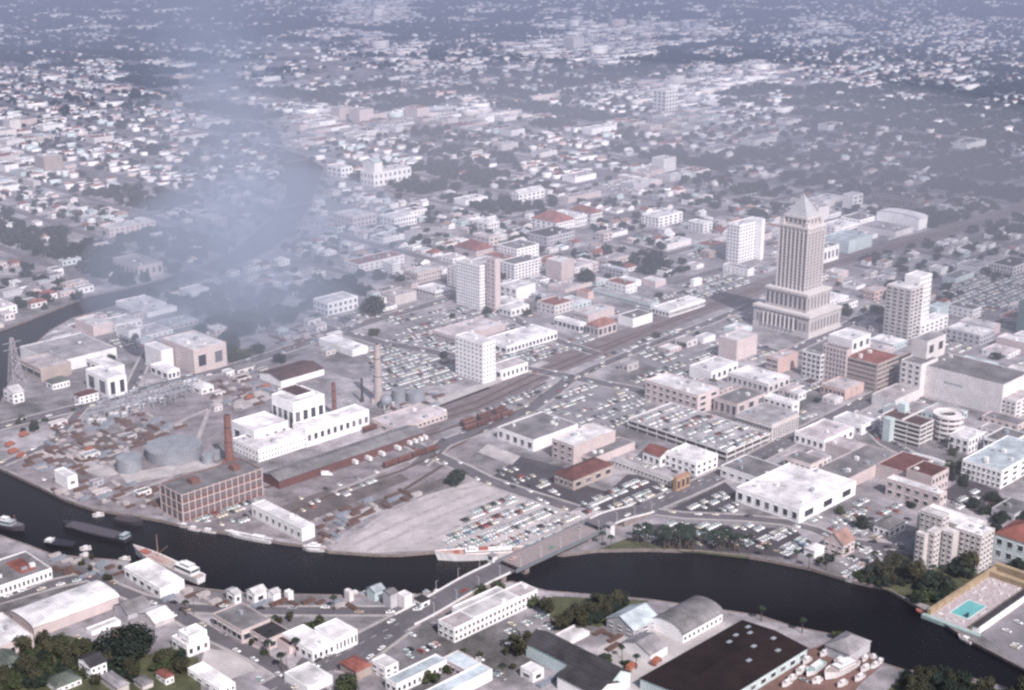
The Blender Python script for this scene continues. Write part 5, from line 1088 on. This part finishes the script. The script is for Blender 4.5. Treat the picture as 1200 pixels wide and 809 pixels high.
lot([(690,545),(740,520),(850,548),(800,560)], 'in the yard of the grey-roofed store', fill=.3)
lot([(1000,600),(1040,590),(1075,610),(1040,635),(1005,630)], 'right of the dark round tree', fill=.5)
lot([(800,335),(850,318),(880,330),(850,350),(810,360)], 'in the lot left of the skyscraper', fill=.7)
lot([(460,395),(500,375),(560,350),(600,365),(560,375)], 'in the lot before the thirteen-storey block', fill=.6)
lot([(735,360),(800,340),(830,345),(800,362)], 'beyond the long shop row', fill=.5)
lot([(330,590),(400,565),(440,552),(450,560),(400,585),(340,605)], 'in the freight shed yard', fill=.16)
lot([(225,612),(300,585),(310,592),(290,612),(240,618)], 'below the brick factory', fill=.55)
lot([(40,560),(120,520),(140,530),(70,575)], 'in the works yard at the left', fill=.3)
lot([(270,690),(300,705),(330,700),(520,700),(500,706),(260,708)], 'on the near quay', fill=.4)
lot([(155,705),(200,690),(240,706),(215,710)], 'beside the freighter quay', fill=.4)
lot([(80,745),(130,720),(150,725),(100,755)], 'beside the curved-roof warehouse', fill=.4)
lot([(965,800),(910,809),(885,800),(935,770),(945,775)], 'beside the black shed', fill=.5)
lot([(100,410),(60,400),(90,395),(140,415)], 'on the wide quay warehouse forecourt', fill=.5)
# moving and kerbside cars along the roads
for nm, pp, w in ROADS:
    P = [G(*p) for p in pp]
    for i in range(len(P)-1):
        (x0,y0),(x1,y1) = P[i], P[i+1]; L = math.hypot(x1-x0, y1-y0); a = math.atan2(y1-y0, x1-x0); nx, ny = -math.sin(a), math.cos(a); t = random.uniform(3, 12)
        while t < L-3:
            s = random.choice((-1, 1)); d = (w/2-1.2) if random.random() < .65 else w/4
            CARS.append((x0+math.cos(a)*t+nx*d*s, y0+math.sin(a)*t+ny*d*s, .03, a+(math.pi if s > 0 else 0), 'on the '+nm.replace('_', ' '))); t += random.uniform(6, 22)
ribs = [(x,y) for x,y in [(476,722),(560,688),(640,655),(700,628)]]
for f, s in ((.08,1),(.2,-1),(.42,1),(.55,-1),(.7,1),(.88,-1)):
    p0, p1 = G(474,727), G(760,594); a = math.atan2(p1[1]-p0[1], p1[0]-p0[0]); L = math.hypot(p1[0]-p0[0], p1[1]-p0[1])
    zz = 4.66 if .34 < f < .8 else (.06+4.6*((g_:=min(1, (f/.306 if f < .34 else (1-f)/.19)))*g_*(3-2*g_)))
    CARS.append((p0[0]+(p1[0]-p0[0])*f-math.sin(a)*3.5*s, p0[1]+(p1[1]-p0[1])*f+math.cos(a)*3.5*s, zz+.02, a, 'crossing the bridge'))
# ------------------------------------------------------------------ generic city blocks
MAP = ["TTTTTTttccTTTttTTTTtttTT","tThTTTTTcTTTTccccttcthht","TTTTTtggtcTtcccTTTttttht","hhhTggtgghhttTTtccghhthT","hhhtggTTTTTtTthccTTTTTTT","hchthTTccccccThcchhTTTTT",
"chhththcchtthhthhhttttTT","chhhtthhhhTthhhTTTttttTt","chhhhhthcTTTthcctTTtttTT","hhTThhhhhhhTchhhttchhttT","TTThhhhhchhhhhhhhTcchTTt","TTTTThhhhhhchhhthccccchh","hhTThhThhhcccchtccccghhh","hhhTTTTThcccccccccccchcc","cccccTThcccccccccccchccc","cccccTTcccccgccccccccccc"]
DOWN = [(560,425),(690,480),(745,420),(860,395),(1000,420),(1110,340),(1260,330),(1260,650),(1110,600),(1060,650),(960,600),(880,560),(860,560),(740,490)]
WEST = [(100,372),(200,345),(255,330),(250,410),(200,440),(120,380)]
NOFILL = [[(430,400),(545,368),(655,400),(655,432),(600,450),(530,470),(440,465)], [(0,470),(150,430),(320,420),(440,420),(520,470),(480,500),(0,560)]]+LOTS
HB, HT = [], []                             # houses/blocks, trees
def code(X, Y):
    if Y < -30: return None
    if Y > 425: return 'c' if pip(X, Y, DOWN) or pip(X, Y, WEST) else None
    if X < -40 or X > 1240: return None
    c = MAP[max(0, min(15, int(Y//25)))][max(0, min(23, int(X//50)))]
    if Y < 130 and c in 'Tt' and gr_.random() < .38: c = 'h' if gr_.random() < .35 else 't'
    return c
def free(a0, a1, b0, b1):
    if occupied(a0, a1, b0, b1, 2): return False
    for a, b in ((a0,b0),(a1,b0),(a0,b1),(a1,b1),((a0+a1)/2,(b0+b1)/2)):
        x, y = xy(a, b); X, Y = proj(x, y)
        if pip(X, Y, RIVER) or near_road(x, y, 2): return False
        for q in NOFILL:
            if pip(X, Y, q): return False
    return True
BU, BV, ST = 104.0, 84.0, 12.0; streets = MB(); gr_ = random.Random(21)
amax = 5200; 
corners = [ab(G(-60, 470)), ab(G(1260, 650)), ab(G(-60,-15)), ab(G(1260,-15)), ab(G(600,650))]
ia0, ia1 = int(min(c[0] for c in corners)//BU)-1, int(max(c[0] for c in corners)//BU)+1; ib0, ib1 = int(min(c[1] for c in corners)//BV)-1, int(max(c[1] for c in corners)//BV)+1
def fillblock(a0, b0, cd, X, Y):
    far = Y < 130
    if cd == 'c':
        b = b0
        for row in range(2):
            a = a0; D = (BV-ST)/2
            while a < a0+BU-ST-8:
                w = gr_.uniform(12, 44); w = min(w, a0+BU-ST-a)
                if w < 9: break
                if gr_.random() < .80:
                    d = D*gr_.uniform(.6, .97); h = gr_.choice([4,5,5,6,7,8,10]) if gr_.random() < .95 else gr_.uniform(12, 24); o = 0 if row == 0 else D-d
                    if free(a, a+w-1.5, b0+row*D+o, b0+row*D+o+d): HB.append(('c', a, a+w-1.5, b0+row*D+o, b0+row*D+o+d, h, gr_.choice('WWWNNPPPGSTL' if not far else 'WWNPGG'), gr_.choice('wwwpppmmglbR'), 'flat'))
                elif gr_.random() < .75:
                    for k in range(int(w/2.8)):
                        for j in range(3):
                            if gr_.random() < .8:
                                aa, bb = a+1.5+k*2.8, b0+row*D+4+j*10
                                if free(aa-1, aa+1, bb-2, bb+2): CARS.append((*xy(aa, bb), .03, UA+math.pi/2+(math.pi if gr_.random()<.5 else 0), 'in the blocks beyond'))
                else: HT.append((a+w/2, b0+row*D+D/2, gr_.uniform(3, 6)))
                a += w
        for _ in range(1 if far else 2):
            if gr_.random() < .5: HT.append((a0+gr_.uniform(0, BU), b0+gr_.uniform(0, BV), gr_.uniform(3, 6)))
        return
    ph = dict(h=.60, t=.30, T=.05, g=.12)[cd]; ptr = dict(h=.85, t=1.0, T=1.0, g=.1)[cd]
    big = gr_.random() < (.3 if cd == 'h' else .08)
    if big:
        w = gr_.uniform(28, 70); d = gr_.uniform(14, 30)
        if free(a0+5, a0+5+w, b0+5, b0+5+d): HB.append(('c', a0+5, a0+5+w, b0+5, b0+5+d, gr_.uniform(5, 10), gr_.choice('WWNP'), gr_.choice('wwpmR'), 'flat')); 
    for i in range(4):
        for j in range(4):
            if i == 3 and gr_.random() < .3: continue
            a = a0+2+i*(BU-ST)/4.6+gr_.uniform(0, 4); b = b0+2+j*(BV-ST)/4+gr_.uniform(0, 3)
            if gr_.random() < ph and not (big and j < 2):
                w, d = gr_.uniform(9, 17), gr_.uniform(8, 13)
                if free(a, a+w, b, b+d): HB.append(('h', a, a+w, b, b+d, gr_.uniform(3.2, 6.5), gr_.choice('WWWNNPLG'), gr_.choice('wwwpmglRRbo'), gr_.choice(['hip','gable','gable_v','flat','flat'])))
            if gr_.random() < ptr: HT.append((a+gr_.uniform(-4, 16), b+gr_.uniform(8, 16), gr_.uniform(3.2, 6.5)*(1.5 if cd == 'T' else 1.15)))
            if cd == 'T' and gr_.random() < .7: HT.append((a+gr_.uniform(0, 20), b+gr_.uniform(0, 18), gr_.uniform(5, 8)))
            if cd in 'Tt' and gr_.random() < (.95 if cd == 'T' else .5): HT.append((a+gr_.uniform(0, 20), b+gr_.uniform(0, 18), gr_.uniform(6, 10)))
for ia in range(ia0, ia1+1):
    for ib in range(ib0, ib1+1):
        a0, b0 = ia*BU, ib*BV; x, y = xy(a0+BU/2, b0+BV/2)
        if y < 700: continue
        X, Y = proj(x, y)
        if X < -70 or X > 1270 or Y < -18 or Y > 655: continue
        # wobble of the code lookup keeps the districts ragged
        cd = code(X+gr_.uniform(-16, 16), Y+gr_.uniform(-5, 5)) if Y < 415 else code(X, Y)
        if cd is None: continue
        for (s0, s1, t0, t1) in ((a0-ST, a0, b0-ST, b0+BV-ST), (a0, a0+BU-ST, b0-ST, b0)):
            q = [xy(s0,t0), xy(s1,t0), xy(s1,t1), xy(s0,t1)]
            if Y < 415 and not any(pip(*proj(*c), RIVER) for c in q) and not occupied(s0, s1, t0, t1, 0): streets.add([(*c, .008) for c in q], [(0,1,2,3)], 0 if cd in 'cg' else 1)
        fillblock(a0, b0, cd, X, Y)
for _ in range(5200):
    X, Y = gr_.uniform(-20, 1220), gr_.uniform(235, 655)
    cd = code(X, Y)
    if cd != 'c' and not (Y < 400 and gr_.random() < .25 and cd): continue
    a, b = ab(G(X, Y)); w, d = gr_.uniform(9, 26), gr_.uniform(8, 18)
    if any(abs(a-h[1]) < 60 and a < h[2]+2 and a+w > h[1]-2 and b < h[4]+2 and b+d > h[3]-2 for h in HB): continue
    ga, gb = (a % BU), (b % BV)
    if ga+w > BU-ST+1 or gb+d > BV-ST+1 or not free(a, a+w, b, b+d): continue
    if gr_.random() < .72: HB.append(('c', a, a+w, b, b+d, gr_.choice([3.5,4,4.5,5,6,7]), gr_.choice('WWWNNPPGSTL'), gr_.choice('wwwpppmmglb'), 'flat'))
    elif gr_.random() < .8:
        for k in range(int(w/2.8)): CARS.append((*xy(a+k*2.8+1.4, b+d/2), .03, UA+math.pi/2+(math.pi if gr_.random()<.5 else 0), 'in the blocks beyond'))
    else: HT.append((a+w/2, b+d/2, gr_.uniform(2.5, 4.5)))
o = streets.obj('street_grid', [ASPL, ASPH]); o['kind'] = 'structure'
dist = lambda a, b: xy(a, b)[1]
def visible(a, b, m=30):
    X, Y = proj(*xy(a, b)); return -m < X < 1200+m and -12 < Y < 830
HB = [h for h in HB if visible(h[1], h[3])]; HB.sort(key=lambda h: dist(h[1], h[3]))
ZONES = [((0,380),(0,300),'left of the upper river'),((0,420),(300,420),'on the left by the smoky wood'),((420,700),(260,440),'around the thirteen-storey block'),((700,1200),(240,330),'beyond the skyscraper and railway'),((880,1200),(330,470),'between skyscraper and department store'),((700,900),(330,480),'in the blocks before the skyscraper'),((700,1200),(470,660),'in the streets near the car park garages'),((300,700),(100,260),'beyond the upper river'),((700,1200),(0,240),'in the far suburb at the right')]
def zone(X, Y):
    for (x0,x1),(y0,y1),n in ZONES:
        if x0 <= X <= x1 and y0 <= Y <= y1: return n
    return 'in the middle distance'
BOX = {}
cnt = {'c': 0, 'h': 0}; rest = []
for h in HB:
    k, a0, a1, b0, b1, hh, wc, rc, kind = h
    if cnt[k] >= 290: rest.append(h); continue
    cnt[k] += 1; w, d = a1-a0, b1-b0; cx, cy = xy((a0+a1)/2, (b0+b1)/2); X, Y = proj(cx, cy)
    if k == 'c': nm, cat, txt = 'city_building', 'building', '%s flat %s, %s roof, %s' % (WNAME[wc], 'block' if hh > 7 else 'low building', RNAME[rc], zone(X, Y))
    else: nm, cat, txt = 'small_house', 'house', '%s %s house with a %s roof %s' % (WNAME[wc], {'hip':'hip-roofed','gable':'gabled','gable_v':'gabled','flat':'flat-roofed'}[kind], RNAME[rc], zone(X, Y))
    r = thing(nm, txt, cat, (cx, cy, 0), UA, txt)
    gr2 = random.Random(int(a0*7+b0))
    win = None
    if Y > 250: win = (max(1, int(hh/3.6)), max(2, int(d/5)), max(2, int(w/5))) if k == 'c' and gr2.random() < .75 else ((1, 2, 3) if k == 'h' else None)
    if win: win = (win[0], min(win[1], 9), min(win[2], 9))
    block(r, -w/2, w/2, -d/2, d/2, -.3, hh, wc, rc, kind, win=win, units=(int(w*d/260) if k == 'c' else 0), wz=(.4, hh-.9), sill=False, ww=gr2.choice([.28,.36,.45]), wh=gr2.choice([.3,.4,.5]), g=gr2.random() < .75)
# the remaining far suburb is one mass of houses
class NP:
    def __init__(s): s.v = []; s.f = []; s.m = []; s.n = 0
    def add(s, v, f, m): s.v.append(v); s.f.append(f+s.n); s.m.append(m); s.n += len(v)
    def obj(s, name, mats, label, cat):
        v = np.concatenate(s.v).astype(np.float32); f = np.concatenate(s.f).astype(np.int32); m = np.concatenate(s.m).astype(np.int32); me = bpy.data.meshes.new(name)
        me.vertices.add(len(v)); me.vertices.foreach_set('co', v.ravel()); me.loops.add(f.size); me.loops.foreach_set('vertex_index', f.ravel()); me.polygons.add(len(f)); me.polygons.foreach_set('loop_start', np.arange(len(f), dtype=np.int32)*4)
        for q in mats: me.materials.append(q)
        me.polygons.foreach_set('material_index', m); me.update(calc_edges=True); o = ob(name, me); tag(o, label, cat, None, 'stuff'); return o
BF = np.array([(0,1,5,4),(1,2,6,5),(2,3,7,6),(3,0,4,7),(4,5,6,7)])
WL = list('WNPGSTL'); RL = list('wpmglbRo'); nb = NP()
for k, a0, a1, b0, b1, hh, wc, rc, kind in rest:
    q = [xy(a0,b0), xy(a1,b0), xy(a1,b1), xy(a0,b1)]; wi = WL.index(wc); ri = len(WL)+(RL.index(rc) if rc in RL else 0)
    v = np.array([(*p, 0) for p in q]+[(*p, hh) for p in q]); nb.add(v, BF, np.array([wi]*4+[ri]))
    if kind != 'flat':
        am, bm = (a0+a1)/2, (b0+b1)/2; rg = [(a0+(3 if kind == 'hip' else 0), bm), (a1-(3 if kind == 'hip' else 0), bm)] if kind != 'gable_v' else [(am, b0), (am, b1)]
        if kind == 'gable_v': q = [q[1], q[2], q[3], q[0]]
        v = np.array([(*p, hh+.05) for p in q]+[(*xy(*p), hh+2.6) for p in rg]); f = np.array([(0,1,5,4),(2,3,4,5),(3,0,4,4),(1,2,5,5)]); 
        mids = np.array([(*((np.array(q[3])+np.array(q[0]))/2), hh+.05), (*((np.array(q[1])+np.array(q[2]))/2), hh+.05)]); v = np.vstack([v, mids]); f[2] = (3,6,0,4); f[3] = (1,7,2,5)
        nb.add(v, f, np.array([ri]*4))
    else:
        if (a1-a0) > 16: 
            ca, cb = a0+(a1-a0)*.3, b0+(b1-b0)*.5; q = [xy(ca,cb), xy(ca+4,cb), xy(ca+4,cb+3), xy(ca,cb+3)]; nb.add(np.array([(*p, hh) for p in q]+[(*p, hh+1.6) for p in q]), BF, np.array([0]*5))
if rest: nb.obj('distant_suburb', [wall(c) for c in WL]+[roofm(c) for c in RL], 'mass of small pale houses and flat roofs of the far-off suburb', 'suburb')
# trees
HT = [(a, b, r) for a, b, r in HT if visible(a, b) and not occupied(a-1, a+1, b-1, b+1, 1)]
HT = [(a, b, r) for a, b, r in HT if not pip(*proj(*xy(a, b)), RIVER) and not near_road(*xy(a, b), 1)]
HT.sort(key=lambda t: dist(t[0], t[1])); ntree = 0
for a, b, r in HT[:110]:
    p = xy(a, b); X, Y = proj(*p); txt = 'dark green street tree '+zone(X, Y); tree(*p, r, 'dark' if rs.random() < .6 else 'green', txt, txt, 'street_tree')
tt = []
for i in range(5):
    v, f, m = leafcloud(rs, 1, 1.2, 6, 110, .17); tt.append((np.array(v), np.array(f), np.array(m)))
tf = []
for i in range(4):
    v, f, m = leafcloud(rs, 1, 1.1, 5, 50, .25); tf.append((np.array(v), np.array(f), np.array(m)))
nt_ = NP()
for a, b, r in HT[110:]:
    x, y = xy(a, b); v, f, m = (tt if y < 2300 else tf)[rs.randrange(4)]; c = math.cos(a); s = math.sin(a); w = np.empty_like(v); w[:,0] = (v[:,0]*c-v[:,1]*s)*r*1.12+x; w[:,1] = (v[:,0]*s+v[:,1]*c)*r*1.12+y; w[:,2] = v[:,2]*r; nt_.add(w, f, m)
nt_.obj('distant_trees', list(LEAF['dark']), 'mass of dark trees spread through the far-off suburb', 'woodland')
# ------------------------------------------------------------------ cars
CC = dict(white=(.78,.77,.79), cream=(.66,.60,.52), aqua=(.54,.62,.63), blue=(.22,.32,.48), black=(.03,.03,.035), red=(.28,.07,.06), pink=(.60,.40,.38), green=(.20,.32,.26), grey=(.32,.32,.35), tan=(.42,.33,.27))
def carmeshes():
    out = {}
    for nm, c in CC.items():
        m = mat('car_paint_'+nm, c, .03, 1, .3, spec=.6); b = MB()
        pr = [(-2.65,.4),(-2.7,.8),(-2.5,.98),(-1.5,1.02),(1.1,1.02),(2.5,.92),(2.68,.7),(2.62,.4)]; n = len(pr)
        b.add([(x,-.95+(.08 if z > .9 else 0),z) for x,z in pr]+[(x,.95-(.08 if z > .9 else 0),z) for x,z in pr], [tuple(range(n)), tuple(range(2*n-1,n-1,-1))]+[(i,(i+1)%n+0,n+(i+1)%n,n+i) for i in range(n)])
        b.box(-2.78,-2.66,-.9,.9,.42,.6,2).box(2.64,2.76,-.9,.9,.42,.6,2)
        for x in (-1.65, 1.65):
            for s in (-1, 1):
                vs = [(x+.36*math.cos(t*math.pi/5), s*.97, .36+.36*math.sin(t*math.pi/5)) for t in range(10)]+[(x+.36*math.cos(t*math.pi/5), s*.70, .36+.36*math.sin(t*math.pi/5)) for t in range(10)]; b.add(vs, [tuple(range(10))]+[(i,(i+1)%10,10+(i+1)%10,10+i) for i in range(10)], 1)
        k = MB(); k.add([(-1.75,-.8,1.023),(.95,-.8,1.023),(.95,.8,1.023),(-1.75,.8,1.023),(-1.2,-.66,1.5),(.35,-.66,1.5),(.35,.66,1.5),(-1.2,.66,1.5)], [(0,1,5,4),(1,2,6,5),(2,3,7,6),(3,0,4,7)], 0).box(-1.25,.4,-.68,.68,1.503,1.56,1)
        out[nm] = (b.mesh('car_body', [m, DARK, METAL]), k.mesh('cabin', [GLASS, m]))
    return out
CM = carmeshes(); names = list(CC); wts = [42,8,11,5,10,2,3,4,12,3]
CARS = [c for c in CARS if -10 < proj(*c[:2])[0] < 1210 and 0 < proj(*c[:2])[1] < 825]
CARS.sort(key=lambda c: c[1]); cr = random.Random(9); nc = NP(); CL = ['white','aqua','black','red','grey','cream']
cbox = np.array([(-2.6,-.93,.3),(2.6,-.93,.3),(2.6,.93,.3),(-2.6,.93,.3),(-2.6,-.93,1.0),(2.6,-.93,.95),(2.6,.93,.95),(-2.6,.93,1.0),(-1.7,-.8,1.0),(.9,-.8,1.0),(.9,.8,1.0),(-1.7,.8,1.0),(-1.2,-.7,1.55),(.4,-.7,1.55),(.4,.7,1.55),(-1.2,.7,1.55)])
cf = np.array([(0,1,5,4),(1,2,6,5),(2,3,7,6),(3,0,4,7),(4,5,6,7),(8,9,13,12),(9,10,14,13),(10,11,15,14),(11,8,12,15),(12,13,14,15)])
for i, (x, y, z, a, zn) in enumerate(CARS):
    nm = cr.choices(names, wts)[0]
    if i < 295:
        txt = '%s car %s' % (nm, zn); o = ob('parked_car', CM[nm][0], None, (x, y, z), a); tag(o, txt if len(txt.split()) > 3 else txt+' street', 'car', txt); ob('cabin', CM[nm][1], o)
    else:
        ci = CL.index(nm) if nm in CL else cr.randrange(len(CL)); c, s = math.cos(a), math.sin(a); v = cbox.copy(); v[:,0] = cbox[:,0]*c-cbox[:,1]*s+x; v[:,1] = cbox[:,0]*s+cbox[:,1]*c+y; v[:,2] += z; nc.add(v, cf, np.array([ci]*5+[len(CL)]*4+[ci]))
nc.obj('more_parked_cars', [mat('car_paint_'+c, (0,0,0)) for c in CL]+[GLASS], 'mass of pale parked cars filling the farther car parks', 'parked cars')
# ------------------------------------------------------------------ utility poles
PM = MB().cyl(0, 0, 0, 11, .16, .11, 6).mesh('post', BARK); PC = MB().box(-1.3, 1.3, -.08, .08, 9.8, 10).box(-1, 1, -.08, .08, 8.9, 9.1).mesh('crossarm', BARK)
for nm, pp, w in ROADS[:9]:
    P = [G(*p) for p in pp]
    for i in range(len(P)-1):
        (x0,y0),(x1,y1) = P[i], P[i+1]; L = math.hypot(x1-x0, y1-y0); a = math.atan2(y1-y0, x1-x0)
        for k in range(int(L/38)):
            x, y = x0+(x1-x0)*(k+.5)*38/L-math.sin(a)*(w/2+1.2), y0+(y1-y0)*(k+.5)*38/L+math.cos(a)*(w/2+1.2)
            A, Bq = ab((x, y))
            if occupied(A, A, Bq, Bq, .5) or pip(*proj(x, y), RIVER): continue
            t = thing('utility_pole', 'thin wooden utility pole beside the '+nm.replace('_', ' '), 'utility pole', (x, y, 0), a+math.pi/2, 'utility poles beside the '+nm.replace('_', ' ')); ob('post', PM, t); ob('crossarm', PC, t)
# ------------------------------------------------------------------ haze and smoke
def hazebox(name, y0, y1, z1, sigma, col, x=9000):  # emission stands in for the light scattered by the haze
    m = bpy.data.materials.new(name); m.use_nodes = True; nt = m.node_tree; nt.nodes.clear(); L = nt.links
    out = nt.nodes.new('ShaderNodeOutputMaterial'); a = nt.nodes.new('ShaderNodeVolumeAbsorption'); e = nt.nodes.new('ShaderNodeEmission'); s = nt.nodes.new('ShaderNodeAddShader')
    a.inputs['Color'].default_value = (0,0,0,1); a.inputs['Density'].default_value = sigma; e.inputs['Color'].default_value = (*col, 1); e.inputs['Strength'].default_value = sigma
    L.new(a.outputs[0], s.inputs[0]); L.new(e.outputs[0], s.inputs[1]); L.new(s.outputs[0], out.inputs['Volume'])
    o = MB().box(-x, x, y0, y1, -4, z1).obj(name, m); o['kind'] = 'structure'; return o
HZ = (.285,.315,.475)
hazebox('haze', 640, 12000, 330, .00009, HZ); hazebox('haze', 930, 12003, 290, .00023, HZ, 9003); hazebox('haze', -500, 640.0, 330, .00002, HZ, 8990)
hazebox('haze', 2500, 12006, 300, .00020, (.36,.39,.56), 9006)
def smoke(name, S, E, r0, r1, dens, bow, col):
    S, E = Vector(S), Vector(E); L = (E-S).length; Rm = r1*1.6+abs(bow)
    m = bpy.data.materials.new(name); m.use_nodes = True; nt = m.node_tree; nt.nodes.clear(); Lk = nt.links
    def nd(t, **k):
        n = nt.nodes.new(t)
        for a, b in k.items(): setattr(n, a, b)
        return n
    def mth(op, a, b=None):
        n = nd('ShaderNodeMath', operation=op)
        for i, v_ in enumerate((a, b)):
            if v_ is None: continue
            if isinstance(v_, (int, float)): n.inputs[i].default_value = v_
            else: Lk.new(v_, n.inputs[i])
        return n.outputs[0]
    tc = nd('ShaderNodeTexCoord'); sx = nd('ShaderNodeSeparateXYZ'); Lk.new(tc.outputs['Object'], sx.inputs[0])
    t = mth('DIVIDE', sx.outputs[0], L); cy = mth('MULTIPLY', mth('SINE', mth('MULTIPLY', t, math.pi)), bow); yy = mth('SUBTRACT', sx.outputs[1], cy)
    r = mth('SQRT', mth('ADD', mth('MULTIPLY', yy, yy), mth('MULTIPLY', sx.outputs[2], sx.outputs[2])))
    R_ = mth('ADD', mth('MULTIPLY', mth('POWER', mth('MAXIMUM', t, .0001), .8), r1-r0), r0)
    ns = nd('ShaderNodeTexNoise'); ns.inputs['Scale'].default_value = 4.5/r1; ns.inputs['Detail'].default_value = 6; Lk.new(tc.outputs['Object'], ns.inputs['Vector'])
    f = mth('SUBTRACT', mth('ADD', 1.0, mth('MULTIPLY', mth('SUBTRACT', ns.outputs['Fac'], .53), 4.2)), mth('DIVIDE', r, R_)); f = mth('MINIMUM', mth('MAXIMUM', f, 0), 1)
    f = mth('MULTIPLY', f, mth('MINIMUM', mth('MAXIMUM', mth('MULTIPLY', mth('SUBTRACT', 1.0, t), 3.0), 0), 1)); f = mth('MULTIPLY', f, mth('MINIMUM', mth('MAXIMUM', mth('MULTIPLY', t, 8.0), 0), 1))
    f = mth('DIVIDE', mth('MULTIPLY', f, dens*r1*.5), R_)
    a = nd('ShaderNodeVolumeAbsorption'); a.inputs['Color'].default_value = (0,0,0,1); e = nd('ShaderNodeEmission'); e.inputs['Color'].default_value = (*col, 1); s = nd('ShaderNodeAddShader'); out = nd('ShaderNodeOutputMaterial')
    Lk.new(f, a.inputs['Density']); Lk.new(f, e.inputs['Strength']); Lk.new(a.outputs[0], s.inputs[0]); Lk.new(e.outputs[0], s.inputs[1]); Lk.new(s.outputs[0], out.inputs['Volume'])
    o = MB().box(0, L, -Rm, Rm, -r1*1.5, r1*1.5).obj(name, m); o.location = S; o.rotation_mode = 'QUATERNION'; o.rotation_quaternion = (E-S).to_track_quat('X', 'Z')
    tag(o, 'bluish smoke plume drifting from the works over the river towards the upper left', 'smoke', None, 'stuff')
def at(X, Y, y):
    k = (Y-404.5)/F; q = y*(SP+k*CP)/(CP-k*SP); return ((X-600)/F*(y*CP+q*SP), y, H-q)
p = G(275,425)
smoke('smoke_plume', (*p, 20), at(215, -10, 3600), 75, 150, .0027, -40, (.34,.40,.56))
smoke('smoke_plume', (*G(300,415), 18), at(345, 165, 2300), 75, 150, .0034, 30, (.34,.40,.56))
def lens(name, c, r, sigma, col, kind='structure', e=1.0):
    m = bpy.data.materials.new(name); m.use_nodes = True; nt = m.node_tree; nt.nodes.clear(); L = nt.links
    out = nt.nodes.new('ShaderNodeOutputMaterial'); a = nt.nodes.new('ShaderNodeVolumeAbsorption'); em = nt.nodes.new('ShaderNodeEmission'); s = nt.nodes.new('ShaderNodeAddShader')
    a.inputs['Color'].default_value = (0,0,0,1); a.inputs['Density'].default_value = sigma; em.inputs['Color'].default_value = (*col, 1); em.inputs['Strength'].default_value = sigma*e
    L.new(a.outputs[0], s.inputs[0]); L.new(em.outputs[0], s.inputs[1]); L.new(s.outputs[0], out.inputs['Volume'])
    me = bpy.data.meshes.new(name); bm = bmesh.new(); bmesh.ops.create_uvsphere(bm, u_segments=64, v_segments=32, radius=1); bm.to_mesh(me); bm.free(); me.materials.append(m)
    o = ob(name, me, None, c); o.scale = r; o['kind'] = kind
    if kind == 'stuff': tag(o, 'low bluish smoke hanging over the river bend and the wood', 'smoke')
    return o
lens('haze_glare', (60, 1520, 30), (800, 800, 170), .00020, (.60,.58,.70), e=1.9)  # glowing volume added to veil the middle distance in glare
lens('smoke_bank', (*G(300,318), 30), (170, 330, 55), .0022, (.34,.40,.56), 'stuff')
lens('smoke_bank', (*G(290,395), 20), (110, 110, 38), .0022, (.36,.41,.56), 'stuff')
def shade_cloud(sx, sy, rx, ry, alt=950, sig=.0022):        # unseen volume added overhead to shade the ground at (sx, sy)
    k = alt/math.tan(EL); lens('shade_cloud', (sx+math.sin(AZ)*k, sy-math.cos(AZ)*k, alt), (rx, ry, 130), sig, (.75,.76,.8), 'structure')
EL, AZ = R(43), R(26)
shade_cloud(*G(1040,190), 420, 330); shade_cloud(*G(900,150), 260, 230); shade_cloud(*G(1190,215), 400, 300);  shade_cloud(*G(100,45), 400, 300, sig=.0013);  shade_cloud(*G(600,95), 420, 170, sig=.0025); shade_cloud(*G(520,160), 150, 120, sig=.003); shade_cloud(*G(1230,330), 200, 260, sig=.003)
# ------------------------------------------------------------------ camera, light, world
cam = bpy.data.cameras.new('camera'); co = bpy.data.objects.new('camera', cam); COL.objects.link(co); SC.camera = co
co.location = (0, 0, H); co.rotation_euler = (math.pi/2-PITCH, 0, 0); cam.sensor_width = 36; cam.lens = F/1200*36; cam.clip_start = 5; cam.clip_end = 80000
EL, AZ = R(43), R(26)                       # sun behind the camera, to the right
d = Vector((math.sin(AZ)*math.cos(EL), -math.cos(AZ)*math.cos(EL), math.sin(EL)))
sl = bpy.data.lights.new('sun', 'SUN'); sl.energy = 5.0; sl.angle = R(.5); sl.color = (1, .94, .92); so = bpy.data.objects.new('sun', sl); COL.objects.link(so); so.rotation_euler = d.to_track_quat('Z', 'Y').to_euler()
w = bpy.data.worlds.new('World'); SC.world = w; w.use_nodes = True; nt = w.node_tree; sky = nt.nodes.new('ShaderNodeTexSky'); sky.sky_type = 'NISHITA'; sky.sun_disc = False; sky.sun_elevation = EL; sky.sun_rotation = math.atan2(d.x, d.y); sky.dust_density = 3; sky.air_density = 1.2
bg = nt.nodes['Background']; bg.inputs['Strength'].default_value = .09; nt.links.new(sky.outputs[0], bg.inputs[0])
SC.view_settings.view_transform = 'Standard'; SC.view_settings.look = 'None'; SC.view_settings.exposure = 0; SC.view_settings.gamma = 1
SC.render.engine = 'CYCLES'; C_ = SC.cycles; C_.max_bounces = 4; C_.diffuse_bounces = 2; C_.glossy_bounces = 2; C_.transmission_bounces = 2; C_.volume_bounces = 0; C_.transparent_max_bounces = 8; C_.volume_step_rate = 2.0; C_.volume_max_steps = 64
C_.pixel_filter_type = 'BLACKMAN_HARRIS'; C_.filter_width = 2.6; C_.use_denoising = False; C_.sample_clamp_indirect = 3; C_.sample_clamp_direct = 5; C_.use_adaptive_sampling = False
print('COUNTS', len(HB), len(rest), len(HT), len(CARS), len(bpy.data.objects))
